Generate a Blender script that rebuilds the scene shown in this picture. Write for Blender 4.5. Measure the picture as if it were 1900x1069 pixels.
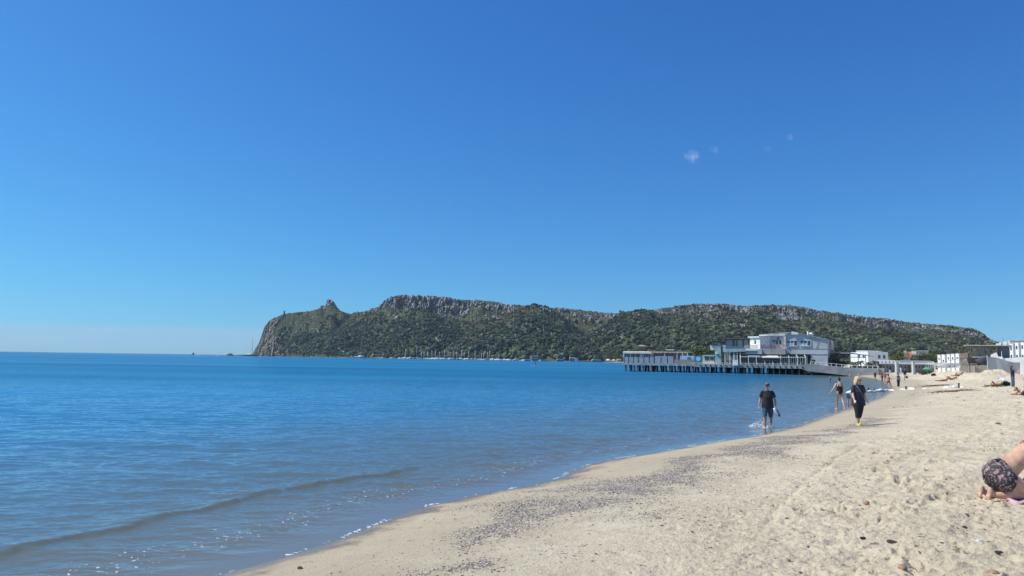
import bpy, bmesh, math, random
import numpy as np
from mathutils import Vector, Matrix
for o in list(bpy.data.objects): bpy.data.objects.remove(o)
sc = bpy.context.scene
COL = sc.collection
R = math.radians
# ------------------------------------------------------------------ camera
H = 2.5; FPX = 1372.0; PITCH = R(5.45); ROLL = R(0.83)
_f = np.array([0, math.cos(PITCH), math.sin(PITCH)]); _r0 = np.array([1., 0, 0]); _u0 = np.cross(_r0, _f)
_r = _r0*math.cos(ROLL)+_u0*math.sin(ROLL); _u = _u0*math.cos(ROLL)-_r0*math.sin(ROLL)
cam = bpy.data.cameras.new('camera'); co = bpy.data.objects.new('camera', cam); COL.objects.link(co)
co.matrix_world = Matrix(((_r[0], _u[0], -_f[0], 0), (_r[1], _u[1], -_f[1], 0), (_r[2], _u[2], -_f[2], H), (0, 0, 0, 1)))
CLOUD_D = .085; MIST_D = 1.0e-4
cam.lens = FPX/1900*36; cam.sensor_width = 36; cam.clip_start = 0.1; cam.clip_end = 60000
sc.camera = co
# ------------------------------------------------------------------ sun, sky, exposure
SUN_AZ = (-0.995, 0.10); SUN_EL = R(51)
sd = Vector((SUN_AZ[0]*math.cos(SUN_EL), SUN_AZ[1]*math.cos(SUN_EL), math.sin(SUN_EL))).normalized()
sl = bpy.data.lights.new('sun', 'SUN'); sl.energy = 4.7; sl.angle = R(0.53); sl.color = (1.0, 0.95, 0.84)
so = bpy.data.objects.new('sun', sl); COL.objects.link(so); so.rotation_euler = sd.to_track_quat('Z', 'Y').to_euler()
w = bpy.data.worlds.new('World'); sc.world = w; w.use_nodes = True
nt = w.node_tree; bg = nt.nodes['Background']
sky = nt.nodes.new('ShaderNodeTexSky'); sky.sky_type = 'NISHITA'; sky.sun_disc = False
sky.sun_elevation = SUN_EL; sky.sun_rotation = math.atan2(SUN_AZ[0], SUN_AZ[1])
SKY_S = 0.115; SKY_LIFT = (.985, .022); SKY_FIT = [(1.22, .385), (1.08, .81), (.80, 1.07)]      # camera-like colour response of the clear sky
sky.altitude = 0; sky.air_density = 1.0; sky.dust_density = 0.6; sky.ozone_density = 3.0
ct = nt.nodes.new('ShaderNodeTexCoord'); sx = nt.nodes.new('ShaderNodeSeparateXYZ'); cx_ = nt.nodes.new('ShaderNodeCombineXYZ')
lf = nt.nodes.new('ShaderNodeMath'); lf.operation = 'MULTIPLY_ADD'; lf.inputs[1].default_value = SKY_LIFT[0]; lf.inputs[2].default_value = SKY_LIFT[1]
nt.links.new(ct.outputs['Generated'], sx.inputs[0]); nt.links.new(sx.outputs[0], cx_.inputs[0]); nt.links.new(sx.outputs[1], cx_.inputs[1])
nt.links.new(sx.outputs[2], lf.inputs[0]); nt.links.new(lf.outputs[0], cx_.inputs[2]); nt.links.new(cx_.outputs[0], sky.inputs[0])
sp_ = nt.nodes.new('ShaderNodeSeparateColor'); cb_ = nt.nodes.new('ShaderNodeCombineColor'); nt.links.new(sky.outputs[0], sp_.inputs[0])
for i, (g, a_) in enumerate(SKY_FIT):
    p_ = nt.nodes.new('ShaderNodeMath'); p_.operation = 'POWER'; p_.inputs[1].default_value = g; nt.links.new(sp_.outputs[i], p_.inputs[0])
    q_ = nt.nodes.new('ShaderNodeMath'); q_.operation = 'MULTIPLY'; q_.inputs[1].default_value = a_*SKY_S**(g-1); nt.links.new(p_.outputs[0], q_.inputs[0]); nt.links.new(q_.outputs[0], cb_.inputs[i])
nt.links.new(cb_.outputs[0], bg.inputs[0]); bg.inputs[1].default_value = SKY_S
vs = sc.view_settings; vs.view_transform = 'Standard'; vs.look = 'None'; vs.gamma = 1; vs.exposure = 0.0; vs.use_curve_mapping = False
sc.render.engine = 'CYCLES'; sc.cycles.transparent_max_bounces = 12; sc.cycles.max_bounces = 6; sc.cycles.volume_bounces = 2
sc.cycles.caustics_reflective = False; sc.cycles.caustics_refractive = False
# ------------------------------------------------------------------ picture <-> place
def ray(x, y): return _f*FPX+_r*(x-950)-_u*(y-534.5)
def P(x, y, D):
    d = ray(x, y); t = D/d[1]; return np.array([d[0]*t, D, H+d[2]*t])
def G(x, y, z=0.0):
    d = ray(x, y); t = (z-H)/d[2]; return np.array([d[0]*t, d[1]*t, z])
def hor(x):
    return 534.5+(_f[2]*FPX+_r[2]*(x-950))/_u[2]
def PX(x, D): return P(x, 640, D)[0]
def ZY(x, y, D): return P(x, y, D)[2]
# ------------------------------------------------------------------ noise
def tile(n, beta, kmin, kmax, seed, direction=None, spread=1.0):
    rg = np.random.default_rng(seed)
    kx = np.fft.fftfreq(n)*n; ky = np.fft.rfftfreq(n)*n
    KX, KY = np.meshgrid(kx, ky, indexing='ij'); K = np.hypot(KX, KY); K[0, 0] = 1
    A = K**(-beta); A[(K < kmin) | (K > kmax)] = 0
    if direction is not None:
        a = np.arctan2(KY, KX)-direction; a = (a+np.pi/2) % np.pi-np.pi/2
        A = A*np.exp(-(a/spread)**2)
    F = A*(rg.normal(size=A.shape)+1j*rg.normal(size=A.shape))
    z = np.fft.irfft2(F, s=(n, n)); z -= z.mean(); return (z/z.std()).astype(np.float32)
def samp(T, x, y, L):
    n = T.shape[0]; fx = (np.asarray(x, dtype=np.float64)/L % 1)*n; fy = (np.asarray(y, dtype=np.float64)/L % 1)*n
    ix = np.floor(fx).astype(int); iy = np.floor(fy).astype(int); tx = fx-ix; ty = fy-iy
    ix %= n; iy %= n; jx = (ix+1) % n; jy = (iy+1) % n
    return (T[ix, iy]*(1-tx)*(1-ty)+T[jx, iy]*tx*(1-ty)+T[ix, jy]*(1-tx)*ty+T[jx, jy]*tx*ty)
NS = tile(512, 2.4, 2, 40, 15); NZ = tile(512, 1.6, 2, 200, 5); NZ2 = tile(512, 1.1, 4, 240, 6)
def sstep(a, b, x):
    t = np.clip((np.asarray(x, dtype=np.float64)-a)/(b-a), 0, 1); return t*t*(3-2*t)
# ------------------------------------------------------------------ materials
def newmat(name):
    m = bpy.data.materials.new(name); m.use_nodes = True; return m, m.node_tree.nodes, m.node_tree.links, m.node_tree.nodes['Principled BSDF']
MATS = {}
def mat(name, col, rough=0.7, var=0.18, scale=3.0, bump=0.0, metal=0.0, col2=None, spec=0.5, mask=(0.4, 0.6), alpha=None, stretch=None):
    if name in MATS: return MATS[name]
    m, N, L, b = newmat(name); MATS[name] = m
    tc = N.new('ShaderNodeTexCoord'); n = N.new('ShaderNodeTexNoise'); n.inputs['Scale'].default_value = scale; n.inputs['Detail'].default_value = 6
    src = tc.outputs['Object']
    if stretch:
        mp = N.new('ShaderNodeMapping'); mp.inputs['Scale'].default_value = stretch; L.new(src, mp.inputs[0]); src = mp.outputs[0]
    L.new(src, n.inputs['Vector'])
    mx = N.new('ShaderNodeMix'); mx.data_type = 'RGBA'
    mr = N.new('ShaderNodeMapRange'); mr.inputs[1].default_value = mask[0]; mr.inputs[2].default_value = mask[1]
    L.new(n.outputs['Fac'], mr.inputs[0]); L.new(mr.outputs[0], mx.inputs['Factor'])
    a = [c*(1-var) for c in col]; c2 = col2 if col2 else [min(1, c*(1+var)) for c in col]
    mx.inputs['A'].default_value = (*a, 1); mx.inputs['B'].default_value = (*c2, 1)
    L.new(mx.outputs['Result'], b.inputs['Base Color'])
    b.inputs['Roughness'].default_value = rough; b.inputs['Metallic'].default_value = metal; b.inputs['Specular IOR Level'].default_value = spec
    if alpha is not None: b.inputs['Alpha'].default_value = alpha
    if bump:
        bp = N.new('ShaderNodeBump'); bp.inputs['Strength'].default_value = bump; bp.inputs['Distance'].default_value = 0.05
        L.new(n.outputs['Fac'], bp.inputs['Height']); L.new(bp.outputs[0], b.inputs['Normal'])
    return m
def vmat(name, rough=0.8, attr='tint', scale=0.0, amp=0.25, spec=0.2, trans=0.0):
    m, N, L, b = newmat(name)
    at = N.new('ShaderNodeAttribute'); at.attribute_name = attr
    if scale:
        tc = N.new('ShaderNodeTexCoord'); n = N.new('ShaderNodeTexNoise'); n.inputs['Scale'].default_value = scale; n.inputs['Detail'].default_value = 4
        L.new(tc.outputs['Object'], n.inputs['Vector'])
        mr = N.new('ShaderNodeMapRange'); mr.inputs[1].default_value = .3; mr.inputs[2].default_value = .7; mr.inputs[3].default_value = 1-amp; mr.inputs[4].default_value = 1+amp
        L.new(n.outputs['Fac'], mr.inputs[0])
        vm = N.new('ShaderNodeVectorMath'); vm.operation = 'SCALE'; L.new(at.outputs['Color'], vm.inputs[0]); L.new(mr.outputs[0], vm.inputs['Scale'])
        L.new(vm.outputs[0], b.inputs['Base Color'])
    else: L.new(at.outputs['Color'], b.inputs['Base Color'])
    b.inputs['Roughness'].default_value = rough; b.inputs['Specular IOR Level'].default_value = spec
    return m
# ------------------------------------------------------------------ mesh building
def np_mesh(name, V, F, mat_, smooth=False, attrs=None):
    """V (n,3), F (m,k) arrays -> linked object"""
    V = np.asarray(V, dtype=np.float32); F = np.asarray(F, dtype=np.int32)
    me = bpy.data.meshes.new(name); k = F.shape[1]
    me.vertices.add(len(V)); me.vertices.foreach_set('co', V.ravel())
    me.loops.add(F.size); me.loops.foreach_set('vertex_index', F.ravel())
    me.polygons.add(len(F)); me.polygons.foreach_set('loop_start', np.arange(0, F.size, k, dtype=np.int32))
    me.polygons.foreach_set('use_smooth', np.full(len(F), smooth, dtype=bool))
    me.update(calc_edges=True)
    for an, (ty, dat) in (attrs or {}).items():
        at = me.attributes.new(an, ty, 'POINT')
        at.data.foreach_set('value' if ty == 'FLOAT' else 'color', np.asarray(dat, dtype=np.float32).ravel())
    me.materials.append(mat_)
    o = bpy.data.objects.new(name, me); COL.objects.link(o); return o
def grid_faces(nr, nc):
    i = np.arange(nr-1)[:, None]*nc+np.arange(nc-1)[None, :]
    i = i.ravel(); return np.stack([i, i+1, i+nc+1, i+nc], 1)
class MB:
    def __init__(s, M=None): s.v = []; s.f = []; s.M = M
    def _p(s, p):
        if s.M is not None: p = s.M @ Vector(p)
        return (float(p[0]), float(p[1]), float(p[2]))
    def add(s, vs, fs):
        n = len(s.v); s.v += [s._p(p) for p in vs]; s.f += [tuple(n+i for i in f) for f in fs]; return s
    def box(s, x0, x1, y0, y1, z0, z1):
        return s.add([(x0, y0, z0), (x1, y0, z0), (x1, y1, z0), (x0, y1, z0), (x0, y0, z1), (x1, y0, z1), (x1, y1, z1), (x0, y1, z1)],
                     [(0, 3, 2, 1), (4, 5, 6, 7), (0, 1, 5, 4), (1, 2, 6, 5), (2, 3, 7, 6), (3, 0, 4, 7)])
    def prism(s, poly, axis, a, b):
        """poly of 2-d points extruded along axis ('x','y','z') from a to b"""
        def q(p, t): return {'x': (t, p[0], p[1]), 'y': (p[0], t, p[1]), 'z': (p[0], p[1], t)}[axis]
        n = len(poly)
        return s.add([q(p, a) for p in poly]+[q(p, b) for p in poly],
                     [tuple(range(n))[::-1], tuple(range(n, 2*n))]+[(i, (i+1) % n, n+(i+1) % n, n+i) for i in range(n)])
    def tube(s, pts, rad, seg=10, caps=True, round_=False):
        pts = [Vector(p) for p in pts]
        if not hasattr(rad, '__len__'): rad = [rad]*len(pts)
        rad = list(rad)
        if round_:
            d0 = (pts[0]-pts[1]).normalized(); d1 = (pts[-1]-pts[-2]).normalized(); a, b = rad[0], rad[-1]
            pts = [pts[0]+d0*a*.98, pts[0]+d0*a*.87, pts[0]+d0*a*.5]+pts+[pts[-1]+d1*b*.5, pts[-1]+d1*b*.87, pts[-1]+d1*b*.98]
            rad = [a*.2, a*.5, a*.87]+rad+[b*.87, b*.5, b*.2]
        n = len(pts); V = []; up = None
        for i, p in enumerate(pts):
            t = (pts[min(i+1, n-1)]-pts[max(i-1, 0)]).normalized()
            if up is None: up = Vector((0, 0, 1)) if abs(t.z) < .9 else Vector((1, 0, 0))
            a = t.cross(up).normalized(); b = a.cross(t).normalized(); up = b
            r = rad[i]; rx, ry = r if hasattr(r, '__len__') else (r, r)
            for k in range(seg):
                c = 2*math.pi*k/seg; V.append(p+a*math.cos(c)*rx+b*math.sin(c)*ry)
        F = [(i*seg+k, i*seg+(k+1) % seg, (i+1)*seg+(k+1) % seg, (i+1)*seg+k) for i in range(n-1) for k in range(seg)]
        if caps: F += [tuple(range(seg))[::-1], tuple((n-1)*seg+k for k in range(seg))]
        return s.add(V, F)
    def loft(s, rings, seg=18, side=(1, 0, 0), caps=True, power=2.0):
        """rings: (centre, rx along side, ry across)"""
        n = len(rings); V = []; side = Vector(side)
        cs = [Vector(r[0]) for r in rings]
        for i, r in enumerate(rings):
            t = (cs[min(i+1, n-1)]-cs[max(i-1, 0)]).normalized()
            b = t.cross(side).normalized(); a = b.cross(t).normalized()
            for k in range(seg):
                c = 2*math.pi*k/seg; cc, ss = math.cos(c), math.sin(c)
                e = 2/power
                V.append(cs[i]+a*r[1]*math.copysign(abs(cc)**e, cc)+b*r[2]*math.copysign(abs(ss)**e, ss))
        F = [(i*seg+k, i*seg+(k+1) % seg, (i+1)*seg+(k+1) % seg, (i+1)*seg+k) for i in range(n-1) for k in range(seg)]
        if caps: F += [tuple(range(seg))[::-1], tuple((n-1)*seg+k for k in range(seg))]
        return s.add(V, F)
    def ball(s, c, r, seg=12, rings=8, seed=None, amp=0.0):
        rx, ry, rz = r if hasattr(r, '__len__') else (r, r, r)
        rg = random.Random(seed); V = []
        for i in range(1, rings):
            th = math.pi*i/rings
            for k in range(seg):
                ph = 2*math.pi*k/seg; q = 1+(rg.uniform(-amp, amp) if amp else 0)
                V.append((c[0]+rx*q*math.sin(th)*math.cos(ph), c[1]+ry*q*math.sin(th)*math.sin(ph), c[2]+rz*q*math.cos(th)))
        V += [(c[0], c[1], c[2]+rz), (c[0], c[1], c[2]-rz)]; t = len(V)-2
        F = [(i*seg+k, (i+1)*seg+k, (i+1)*seg+(k+1) % seg, i*seg+(k+1) % seg) for i in range(rings-2) for k in range(seg)]
        F += [(t, k, (k+1) % seg) for k in range(seg)]+[(t+1, (rings-2)*seg+(k+1) % seg, (rings-2)*seg+k) for k in range(seg)]
        return s.add(V, F)
    def build(s, name, m, parent=None, smooth=False, remesh=None, smoothit=4, rz=None):
        me = bpy.data.meshes.new(name); me.from_pydata(s.v, [], s.f); me.update()
        o = bpy.data.objects.new(name, me); COL.objects.link(o)
        if remesh:
            md = o.modifiers.new('r', 'REMESH'); md.mode = 'VOXEL'; md.voxel_size = remesh; md.use_smooth_shade = True
            if smoothit:
                sm = o.modifiers.new('s', 'SMOOTH'); sm.iterations = smoothit; sm.factor = 0.5
            dg = bpy.context.evaluated_depsgraph_get(); dg.update(); me2 = bpy.data.meshes.new_from_object(o.evaluated_get(dg))
            o.modifiers.clear(); o.data = me2; bpy.data.meshes.remove(me); me = me2; me.name = name; smooth = True
        me.materials.clear(); me.materials.append(m)
        me.polygons.foreach_set('use_smooth', [smooth]*len(me.polygons))
        if parent is not None: o.parent = parent
        return o
def thing(name, label, cat, loc=(0, 0, 0), rz=0, group=None):
    o = bpy.data.objects.new(name, None); COL.objects.link(o); o.empty_display_size = .3
    o.location = loc; o.rotation_euler = (0, 0, rz); o['label'] = label; o['category'] = cat
    if group: o['group'] = group
    return o
def tag(o, label=None, cat=None, group=None, kind=None):
    if label: o['label'] = label
    if cat: o['category'] = cat
    if group: o['group'] = group
    if kind: o['kind'] = kind
    return o
KIDS = {}
def dup(root, loc, rz=0, label=None, group=None, scale=None):
    r = root.copy(); COL.objects.link(r); r.location = loc; r.rotation_euler = (0, 0, rz)
    if label: r['label'] = label
    if group: r['group'] = group
    if scale: r.scale = scale
    for ch in [c for c in bpy.data.objects if c.parent == root]:
        c = ch.copy(); COL.objects.link(c); c.parent = r
        for g in [q for q in bpy.data.objects if q.parent == ch]:
            d = g.copy(); COL.objects.link(d); d.parent = c
    return r
# ================================================================== SETTING: shore line and ground
SHORE_PX = [(400, 1069), (508, 1041), (604, 1011), (700, 975), (779, 942), (842, 930), (877, 919), (968, 905), (1047, 887), (1062, 872), (1126, 854), (1237, 837), (1300, 824), (1403, 809), (1438, 801), (1478, 790), (1510, 780), (1535, 771), (1554, 764.5), (1580, 754), (1617, 744), (1640, 733), (1652, 724), (1646, 716), (1638, 708), (1603, 700.5), (1580, 698)]
shore = [(-60., -140.), (-22., -32.), (-11., -8.), (-6.6, .5)]+[tuple(G(x, y)[:2]) for x, y in SHORE_PX]
shore += [(78, 172), (95, 215), (125, 320), (160, 450), (185, 600), (190, 700), (170, 800)]
HB = [(440, 1790), (600, 1450), (700, 1200), (850, 1080), (1000, 950), (1150, 880), (1300, 800), (1500, 740), (1900, 700), (2300, 680)]
def Db(x): return np.interp(x, [a for a, _ in HB], [b for _, b in HB])
for x in (1120, 1000, 925, 850, 775, 700, 650, 600, 550, 500, 470): shore.append((PX(x, float(Db(x))), float(Db(x))))
shore += [(PX(455, 1900), 1900), (-520, 2300), (-100, 2700), (900, 3200), (4000, 3600)]
# closed land polygon, smoothed near part
def chaikin(p, n):
    for _ in range(n):
        q = [p[0]]
        for a, b in zip(p[:-1], p[1:]):
            q += [(a[0]*.75+b[0]*.25, a[1]*.75+b[1]*.25), (a[0]*.25+b[0]*.75, a[1]*.25+b[1]*.75)]
        q.append(p[-1]); p = q
    return p
SH = np.array(chaikin(shore, 1))
LAND = np.vstack([SH, [(9000, 3600), (9000, -4000), (-60, -4000)]])
def sdist(x, y):
    """signed distance to the waterline, + on land"""
    x = np.asarray(x, dtype=np.float32).ravel(); y = np.asarray(y, dtype=np.float32).ravel()
    best = np.full(x.shape, 1e18, dtype=np.float32)
    for (ax, ay), (bx, by) in zip(SH[:-1], SH[1:]):
        dx, dy = bx-ax, by-ay; t = np.clip(((x-ax)*dx+(y-ay)*dy)/(dx*dx+dy*dy), 0, 1)
        best = np.minimum(best, (x-ax-t*dx)**2+(y-ay-t*dy)**2)
    ins = np.zeros(x.shape, dtype=bool); n = len(LAND)
    for i in range(n):
        ax, ay = LAND[i]; bx, by = LAND[(i+1) % n]
        if ay == by: continue
        c = ((ay > y) != (by > y)) & (x < (bx-ax)*(y-ay)/(by-ay)+ax); ins ^= c
    d = np.sqrt(best); return np.where(ins, d, -d).astype(np.float64)
# footprint tile 12 m
def foot_tile():
    n = 800; L = 12.0; T = np.zeros((n, n)); rg = np.random.default_rng(11); c = L/n
    for k in range(620):
        cx, cy = rg.uniform(0, L, 2); a = rg.uniform(0, np.pi); big = rg.random() < .45
        lx, ly = (rg.uniform(.12, .16), rg.uniform(.048, .065)) if big else (rg.uniform(.03, .07), rg.uniform(.02, .04))
        dep = rg.uniform(.035, .08)*(1 if big else .7); m = int(lx*3/c)+2
        ix = int(cx/c); iy = int(cy/c)
        I = np.arange(-m, m+1); X, Y = np.meshgrid(I*c, I*c, indexing='ij')
        u = X*math.cos(a)+Y*math.sin(a); v = -X*math.sin(a)+Y*math.cos(a)
        if big: v = v+.25*u*u/lx*rg.choice([-1, 1])
        r = np.sqrt((u/lx)**2+(v/ly)**2)
        h = -dep*(1-sstep(.7, 1.02, r))+dep*.55*np.exp(-((r-1.35)/.3)**2)*(1+.7*np.sin(3*np.arctan2(v, u)+rg.uniform(0, 6)))
        ii = (ix+I) % n; jj = (iy+I) % n; T[np.ix_(ii, jj)] += h
    return np.clip(T, -.10, .06)
FT = foot_tile()
MOUNDS = [  # x, y, rx, ry, h
    (*P(1768, 690, 104)[:2], 4.6, 4.0, .62), (*P(1795, 690, 103)[:2], 3.4, 3.0, .38), (*P(1738, 692, 106)[:2], 4.0, 3.0, .28),
    (*P(1826, 690, 92)[:2], 3.0, 3.4, .55), (*P(1848, 692, 91)[:2], 4.0, 3.2, .36), (*P(1885, 692, 93)[:2], 6., 4.0, .25), (*P(1930, 692, 93)[:2], 9., 5.0, .25)]
def height(x, y, s=None, detail=True):
    x = np.asarray(x, dtype=np.float64).ravel(); y = np.asarray(y, dtype=np.float64).ravel()
    if s is None: s = sdist(x, y)
    far = sstep(60, 125, y)
    A = .95-.35*far
    sp = np.maximum(s, 0)
    z = A*(1-np.exp(-sp/5.5))+.9*sstep(250, 700, np.hypot(x, y))*sstep(5, 60, sp)
    z = np.where(s < 0, -(.085*np.minimum(-s, 5)+.03*np.clip(-s-5, 0, 60)+.012*np.maximum(-s-65, 0)), z)
    z = np.maximum(z, -14)
    dry = sstep(3.2, 7, s)*(1-sstep(150, 400, y))
    for mx, my, rx, ry, h in MOUNDS:
        q = ((x-mx)/rx)**2+((y-my)/ry)**2
        z = z+h*np.exp(-q*1.1)*(1+.13*samp(NZ, x, y, 14)+.10*samp(NZ2, x, y, 9))*(s > 0)
    if detail:
        near = 1-sstep(70, 140, y)
        z = z+dry*.035*samp(NZ, x, y, 26)*near
        z = z+dry*.018*samp(NZ, x+5, y, 4.7)*near+dry*.008*samp(NZ2, x, y, 6.1)*near+dry*near*sstep(30, 60, y)*.03*samp(NZ2, x, y, 17)
        z = z+dry*near*(samp(FT, x*.96+y*.28, y*.96-x*.28, 12.0)*1.0+samp(FT, x*.6-y*.8+3, y*.6+x*.8, 9.3)*.55)*(.45+.75*np.clip(samp(NS, x, y, 11)*.5+.6, 0, 1.3))
        z = z+sstep(2.5, 6, s)*near*.007*samp(NZ2, x, y, 2.3)
        z = z+.004*samp(NZ, x, y, 5)*sstep(-.5, 2, s)
        # tyre-like groove curving up the beach
        z = z-.025*np.exp(-((x-gx(y))/.06)**2)*sstep(8.5, 10, y)*(1-sstep(24, 30, y))
    return z
_gp = [G(1410, 990, .9), G(1408, 950, .9), G(1440, 900, .9), G(1500, 858, .85), G(1560, 830, .75), G(1600, 812, .7)]
def gx(y): return np.interp(y, [p[1] for p in _gp], [p[0] for p in _gp])
def gz(x, y): return float(height([x], [y])[0])
def GG(px, py):
    """where the picture ray meets the sand"""
    z = .3
    for _ in range(25):
        p = G(px, py, z); z = .5*z+.5*float(height([p[0]], [p[1]], detail=False)[0])
    return np.array([p[0], p[1], gz(p[0], p[1])])
_SB = [[(620, 1085, .3), (700, 1066, .36), (790, 1046, .3)], [(850, 1000, .25), (900, 985, .42), (960, 965, .65), (1080, 930, .95), (1180, 900, .95), (1280, 870, .7), (1370, 840, .6), (1480, 812, .6), (1560, 797, .5), (1640, 775, .4)]]
SB = [[(*G(x, y, .38)[:2], w_) for x, y, w_ in l] for l in _SB]
def shell_mask(x, y):
    x = np.asarray(x, dtype=float); y = np.asarray(y, dtype=float); best = np.full(x.shape, 9.)
    wx = x+.35*samp(NS, x, y, 7.); wy = y+.35*samp(NS, x+5, y, 7.)
    for l in SB:
        for (ax, ay, aw_), (bx, by, bw_) in zip(l[:-1], l[1:]):
            dx, dy = bx-ax, by-ay; t = np.clip(((wx-ax)*dx+(wy-ay)*dy)/(dx*dx+dy*dy), 0, 1)
            best = np.minimum(best, np.hypot(wx-ax-t*dx, wy-ay-t*dy)/(aw_+(bw_-aw_)*t))
    return np.exp(-best**2)*np.clip(.7+.3*samp(NZ, x, y, 3.), .15, 1)
def angles(dense, step, coarse):
    a = list(np.arange(dense[0], dense[1], step)); left = list(np.arange(-180, dense[0], coarse)); right = list(np.arange(dense[1], 180, coarse))+[180.]
    return np.radians(np.array(left+a+right))
def radii(segs):
    r = [segs[0][0]]
    for r0, r1, k in segs:
        n = max(1, int(round(math.log(r1/r0)/k))); r += list(np.geomspace(r0, r1, n+1)[1:])
    return np.array(r)
# ---- beach
th = angles((-25, 36.5), .125, 4.0); rr = radii([(1., 4, .05), (4, 46, .0021), (46, 130, .0045), (130, 400, .02), (400, 3000, .05), (3000, 6000, .1)])
TH, RR = np.meshgrid(th, rr, indexing='xy'); X = (RR*np.sin(TH)).ravel(); Y = (RR*np.cos(TH)).ravel()
S = sdist(X, Y); Z = height(X, Y, S)
wet = (1-sstep(.02, .12, Z+.02*samp(NZ, X, Y, 3.1)))*.55+(1-sstep(.34, .50, Z+.04*samp(NZ, X, Y, 4.1)))*.45
shell = shell_mask(X, Y)
beach_m, N, L, b = newmat('sand')
def nd(t, **k):
    n = N.new(t)
    for a, v in k.items():
        if a in n.inputs: n.inputs[a].default_value = v
        else: setattr(n, a, v)
    return n
def mixc(f, a, b2, typ='MIX'):
    m = N.new('ShaderNodeMix'); m.data_type = 'RGBA'; m.blend_type = typ
    for i, v in (('Factor', f), ('A', a), ('B', b2)):
        if hasattr(v, 'is_linked'): L.new(v, m.inputs[i])
        elif i == 'Factor': m.inputs[i].default_value = v
        else: m.inputs[i].default_value = (*v, 1)
    return m.outputs['Result']
def mrange(v, a, b2, c=0., d=1.):
    m = N.new('ShaderNodeMapRange'); L.new(v, m.inputs[0])
    for i, q in zip((1, 2, 3, 4), (a, b2, c, d)): m.inputs[i].default_value = q
    return m.outputs[0]
def math_(op, a, b2=None):
    m = N.new('ShaderNodeMath'); m.operation = op
    for i, v in enumerate((a, b2)):
        if v is None: continue
        if hasattr(v, 'is_linked'): L.new(v, m.inputs[i])
        else: m.inputs[i].default_value = v
    return m.outputs[0]
tc = nd('ShaderNodeTexCoord').outputs['Object']
def noise(scale, detail=5, rough=.55, vec=None):
    n = nd('ShaderNodeTexNoise', Scale=scale, Detail=detail, Roughness=rough); L.new(vec if vec else tc, n.inputs['Vector']); return n.outputs['Fac']
aw = nd('ShaderNodeAttribute', attribute_name='wet').outputs['Fac']; ash = nd('ShaderNodeAttribute', attribute_name='shell').outputs['Fac']
n1 = noise(.6); n2 = noise(9.); n3 = noise(90., 3, .7); n4 = noise(2.5)
c = mixc(mrange(n1, .35, .65), (.65, .555, .39), (.75, .65, .47))
c = mixc(mrange(n4, .62, .75, 0, .35), c, (.38, .29, .19))
c = mixc(mrange(n2, .35, .8, 0, .35), c, (.43, .36, .27))
c = mixc(mrange(n3, .58, .72, 0, .55), c, (.26, .21, .17))
c = mixc(mrange(n3, .40, .28, 0, .4), c, (.66, .60, .50))
deb = math_('MULTIPLY', mrange(noise(5.5, 7, .72), .60, .64), mrange(noise(.9, 3), .38, .55, .15, 1.))
c = mixc(math_('MULTIPLY', deb, .85), c, (.15, .11, .075))
c = mixc(math_('MULTIPLY', ash, mrange(noise(30., 5, .8), .42, .58, 0, .75)), c, (.235, .20, .165))
c = mixc(math_('MULTIPLY', aw, .92), c, (.20, .155, .10))
L.new(c, b.inputs['Base Color'])
L.new(mrange(aw, .75, 1., .92, .22), b.inputs['Roughness']); b.inputs['Specular IOR Level'].default_value = .3
bp = nd('ShaderNodeBump', Strength=.9, Distance=.045); hh = math_('ADD', math_('MULTIPLY', noise(26., 6, .62), 1.), math_('MULTIPLY', n3, .35))
hh = math_('MULTIPLY', hh, mrange(aw, 0., .8, 1., .12)); L.new(hh, bp.inputs['Height']); L.new(bp.outputs[0], b.inputs['Normal'])
o = np_mesh('beach', np.stack([X, Y, Z], 1), grid_faces(len(rr), len(th)), beach_m, True, {'wet': ('FLOAT', wet), 'shell': ('FLOAT', shell)})
tag(o, 'pale trampled sand beach sloping down to the waterline', 'beach', kind='structure')
# ---- water
W1 = tile(1024, 1.75, 10, 250, 21, direction=math.pi/2*.93, spread=.62)     # ripples, 24 m tile
W2 = tile(512, 2.0, 6, 60, 22, direction=math.pi/2*.85, spread=.5)        # longer waves, 90 m tile
th = angles((-36.5, 34), .125, 4.0); rr = radii([(1.5, 8, .08), (8, 62, .0017), (62, 200, .0045), (200, 2500, .012), (2500, 6000, .05)])
TH, RR = np.meshgrid(th, rr, indexing='xy'); X = (RR*np.sin(TH)).ravel(); Y = (RR*np.cos(TH)).ravel(); RR = RR.ravel()
S = sdist(X, Y); off = -S
dens = (1-sstep(60, 170, RR))
patch = .65+.35*np.clip(samp(NZ, X, Y*2.2, 60)*.8+.6, 0, 1.6)
calm = sstep(.1, 1.3, off)*.7+.3*sstep(2.8, 5, off)
Z = .0175*samp(W1, X+.15*Y, Y, 24)*calm*patch*dens+.0085*samp(W1, Y*.3+X*.95, Y*.95-X*.3, 15.7)*calm*dens
Z += .022*samp(W2, X, Y, 90)*sstep(3, 12, off)*(1-sstep(300, 900, RR))
def ridge(s0, h, back, front, amp):
    ds = off-s0-amp*samp(NZ, X*.8, Y*.8, 30)
    return h*np.where(ds > 0, np.exp(-(ds/back)**2), np.exp(-(ds/front)**2))
al = (1-sstep(15.5, 19, Y))*sstep(-2, 6, Y)
Z += ridge(3.15, .060, .34, .085, .16)*al
Z += ridge(2.6, .016, .4, .12, .2)*sstep(16, 20, Y)*(1-sstep(30, 40, Y))
Z += ridge(7.0, .05, 1.6, 1.3, .5)*(1-sstep(20, 34, Y))+ridge(13.5, .06, 2.4, 2., .8)*(1-sstep(20, 40, Y))
Z += .0
foam = (np.exp(-((off-.06)/.07)**2)*.33*(samp(NZ, X, Y, 4.2) > .2)+np.exp(-((off-1.4)/1.3)**2)*.235)*(1-sstep(60, 120, Y))
depth = np.maximum(0, -height(X, Y, S, detail=False))+np.maximum(0, Z)*.3
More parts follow.
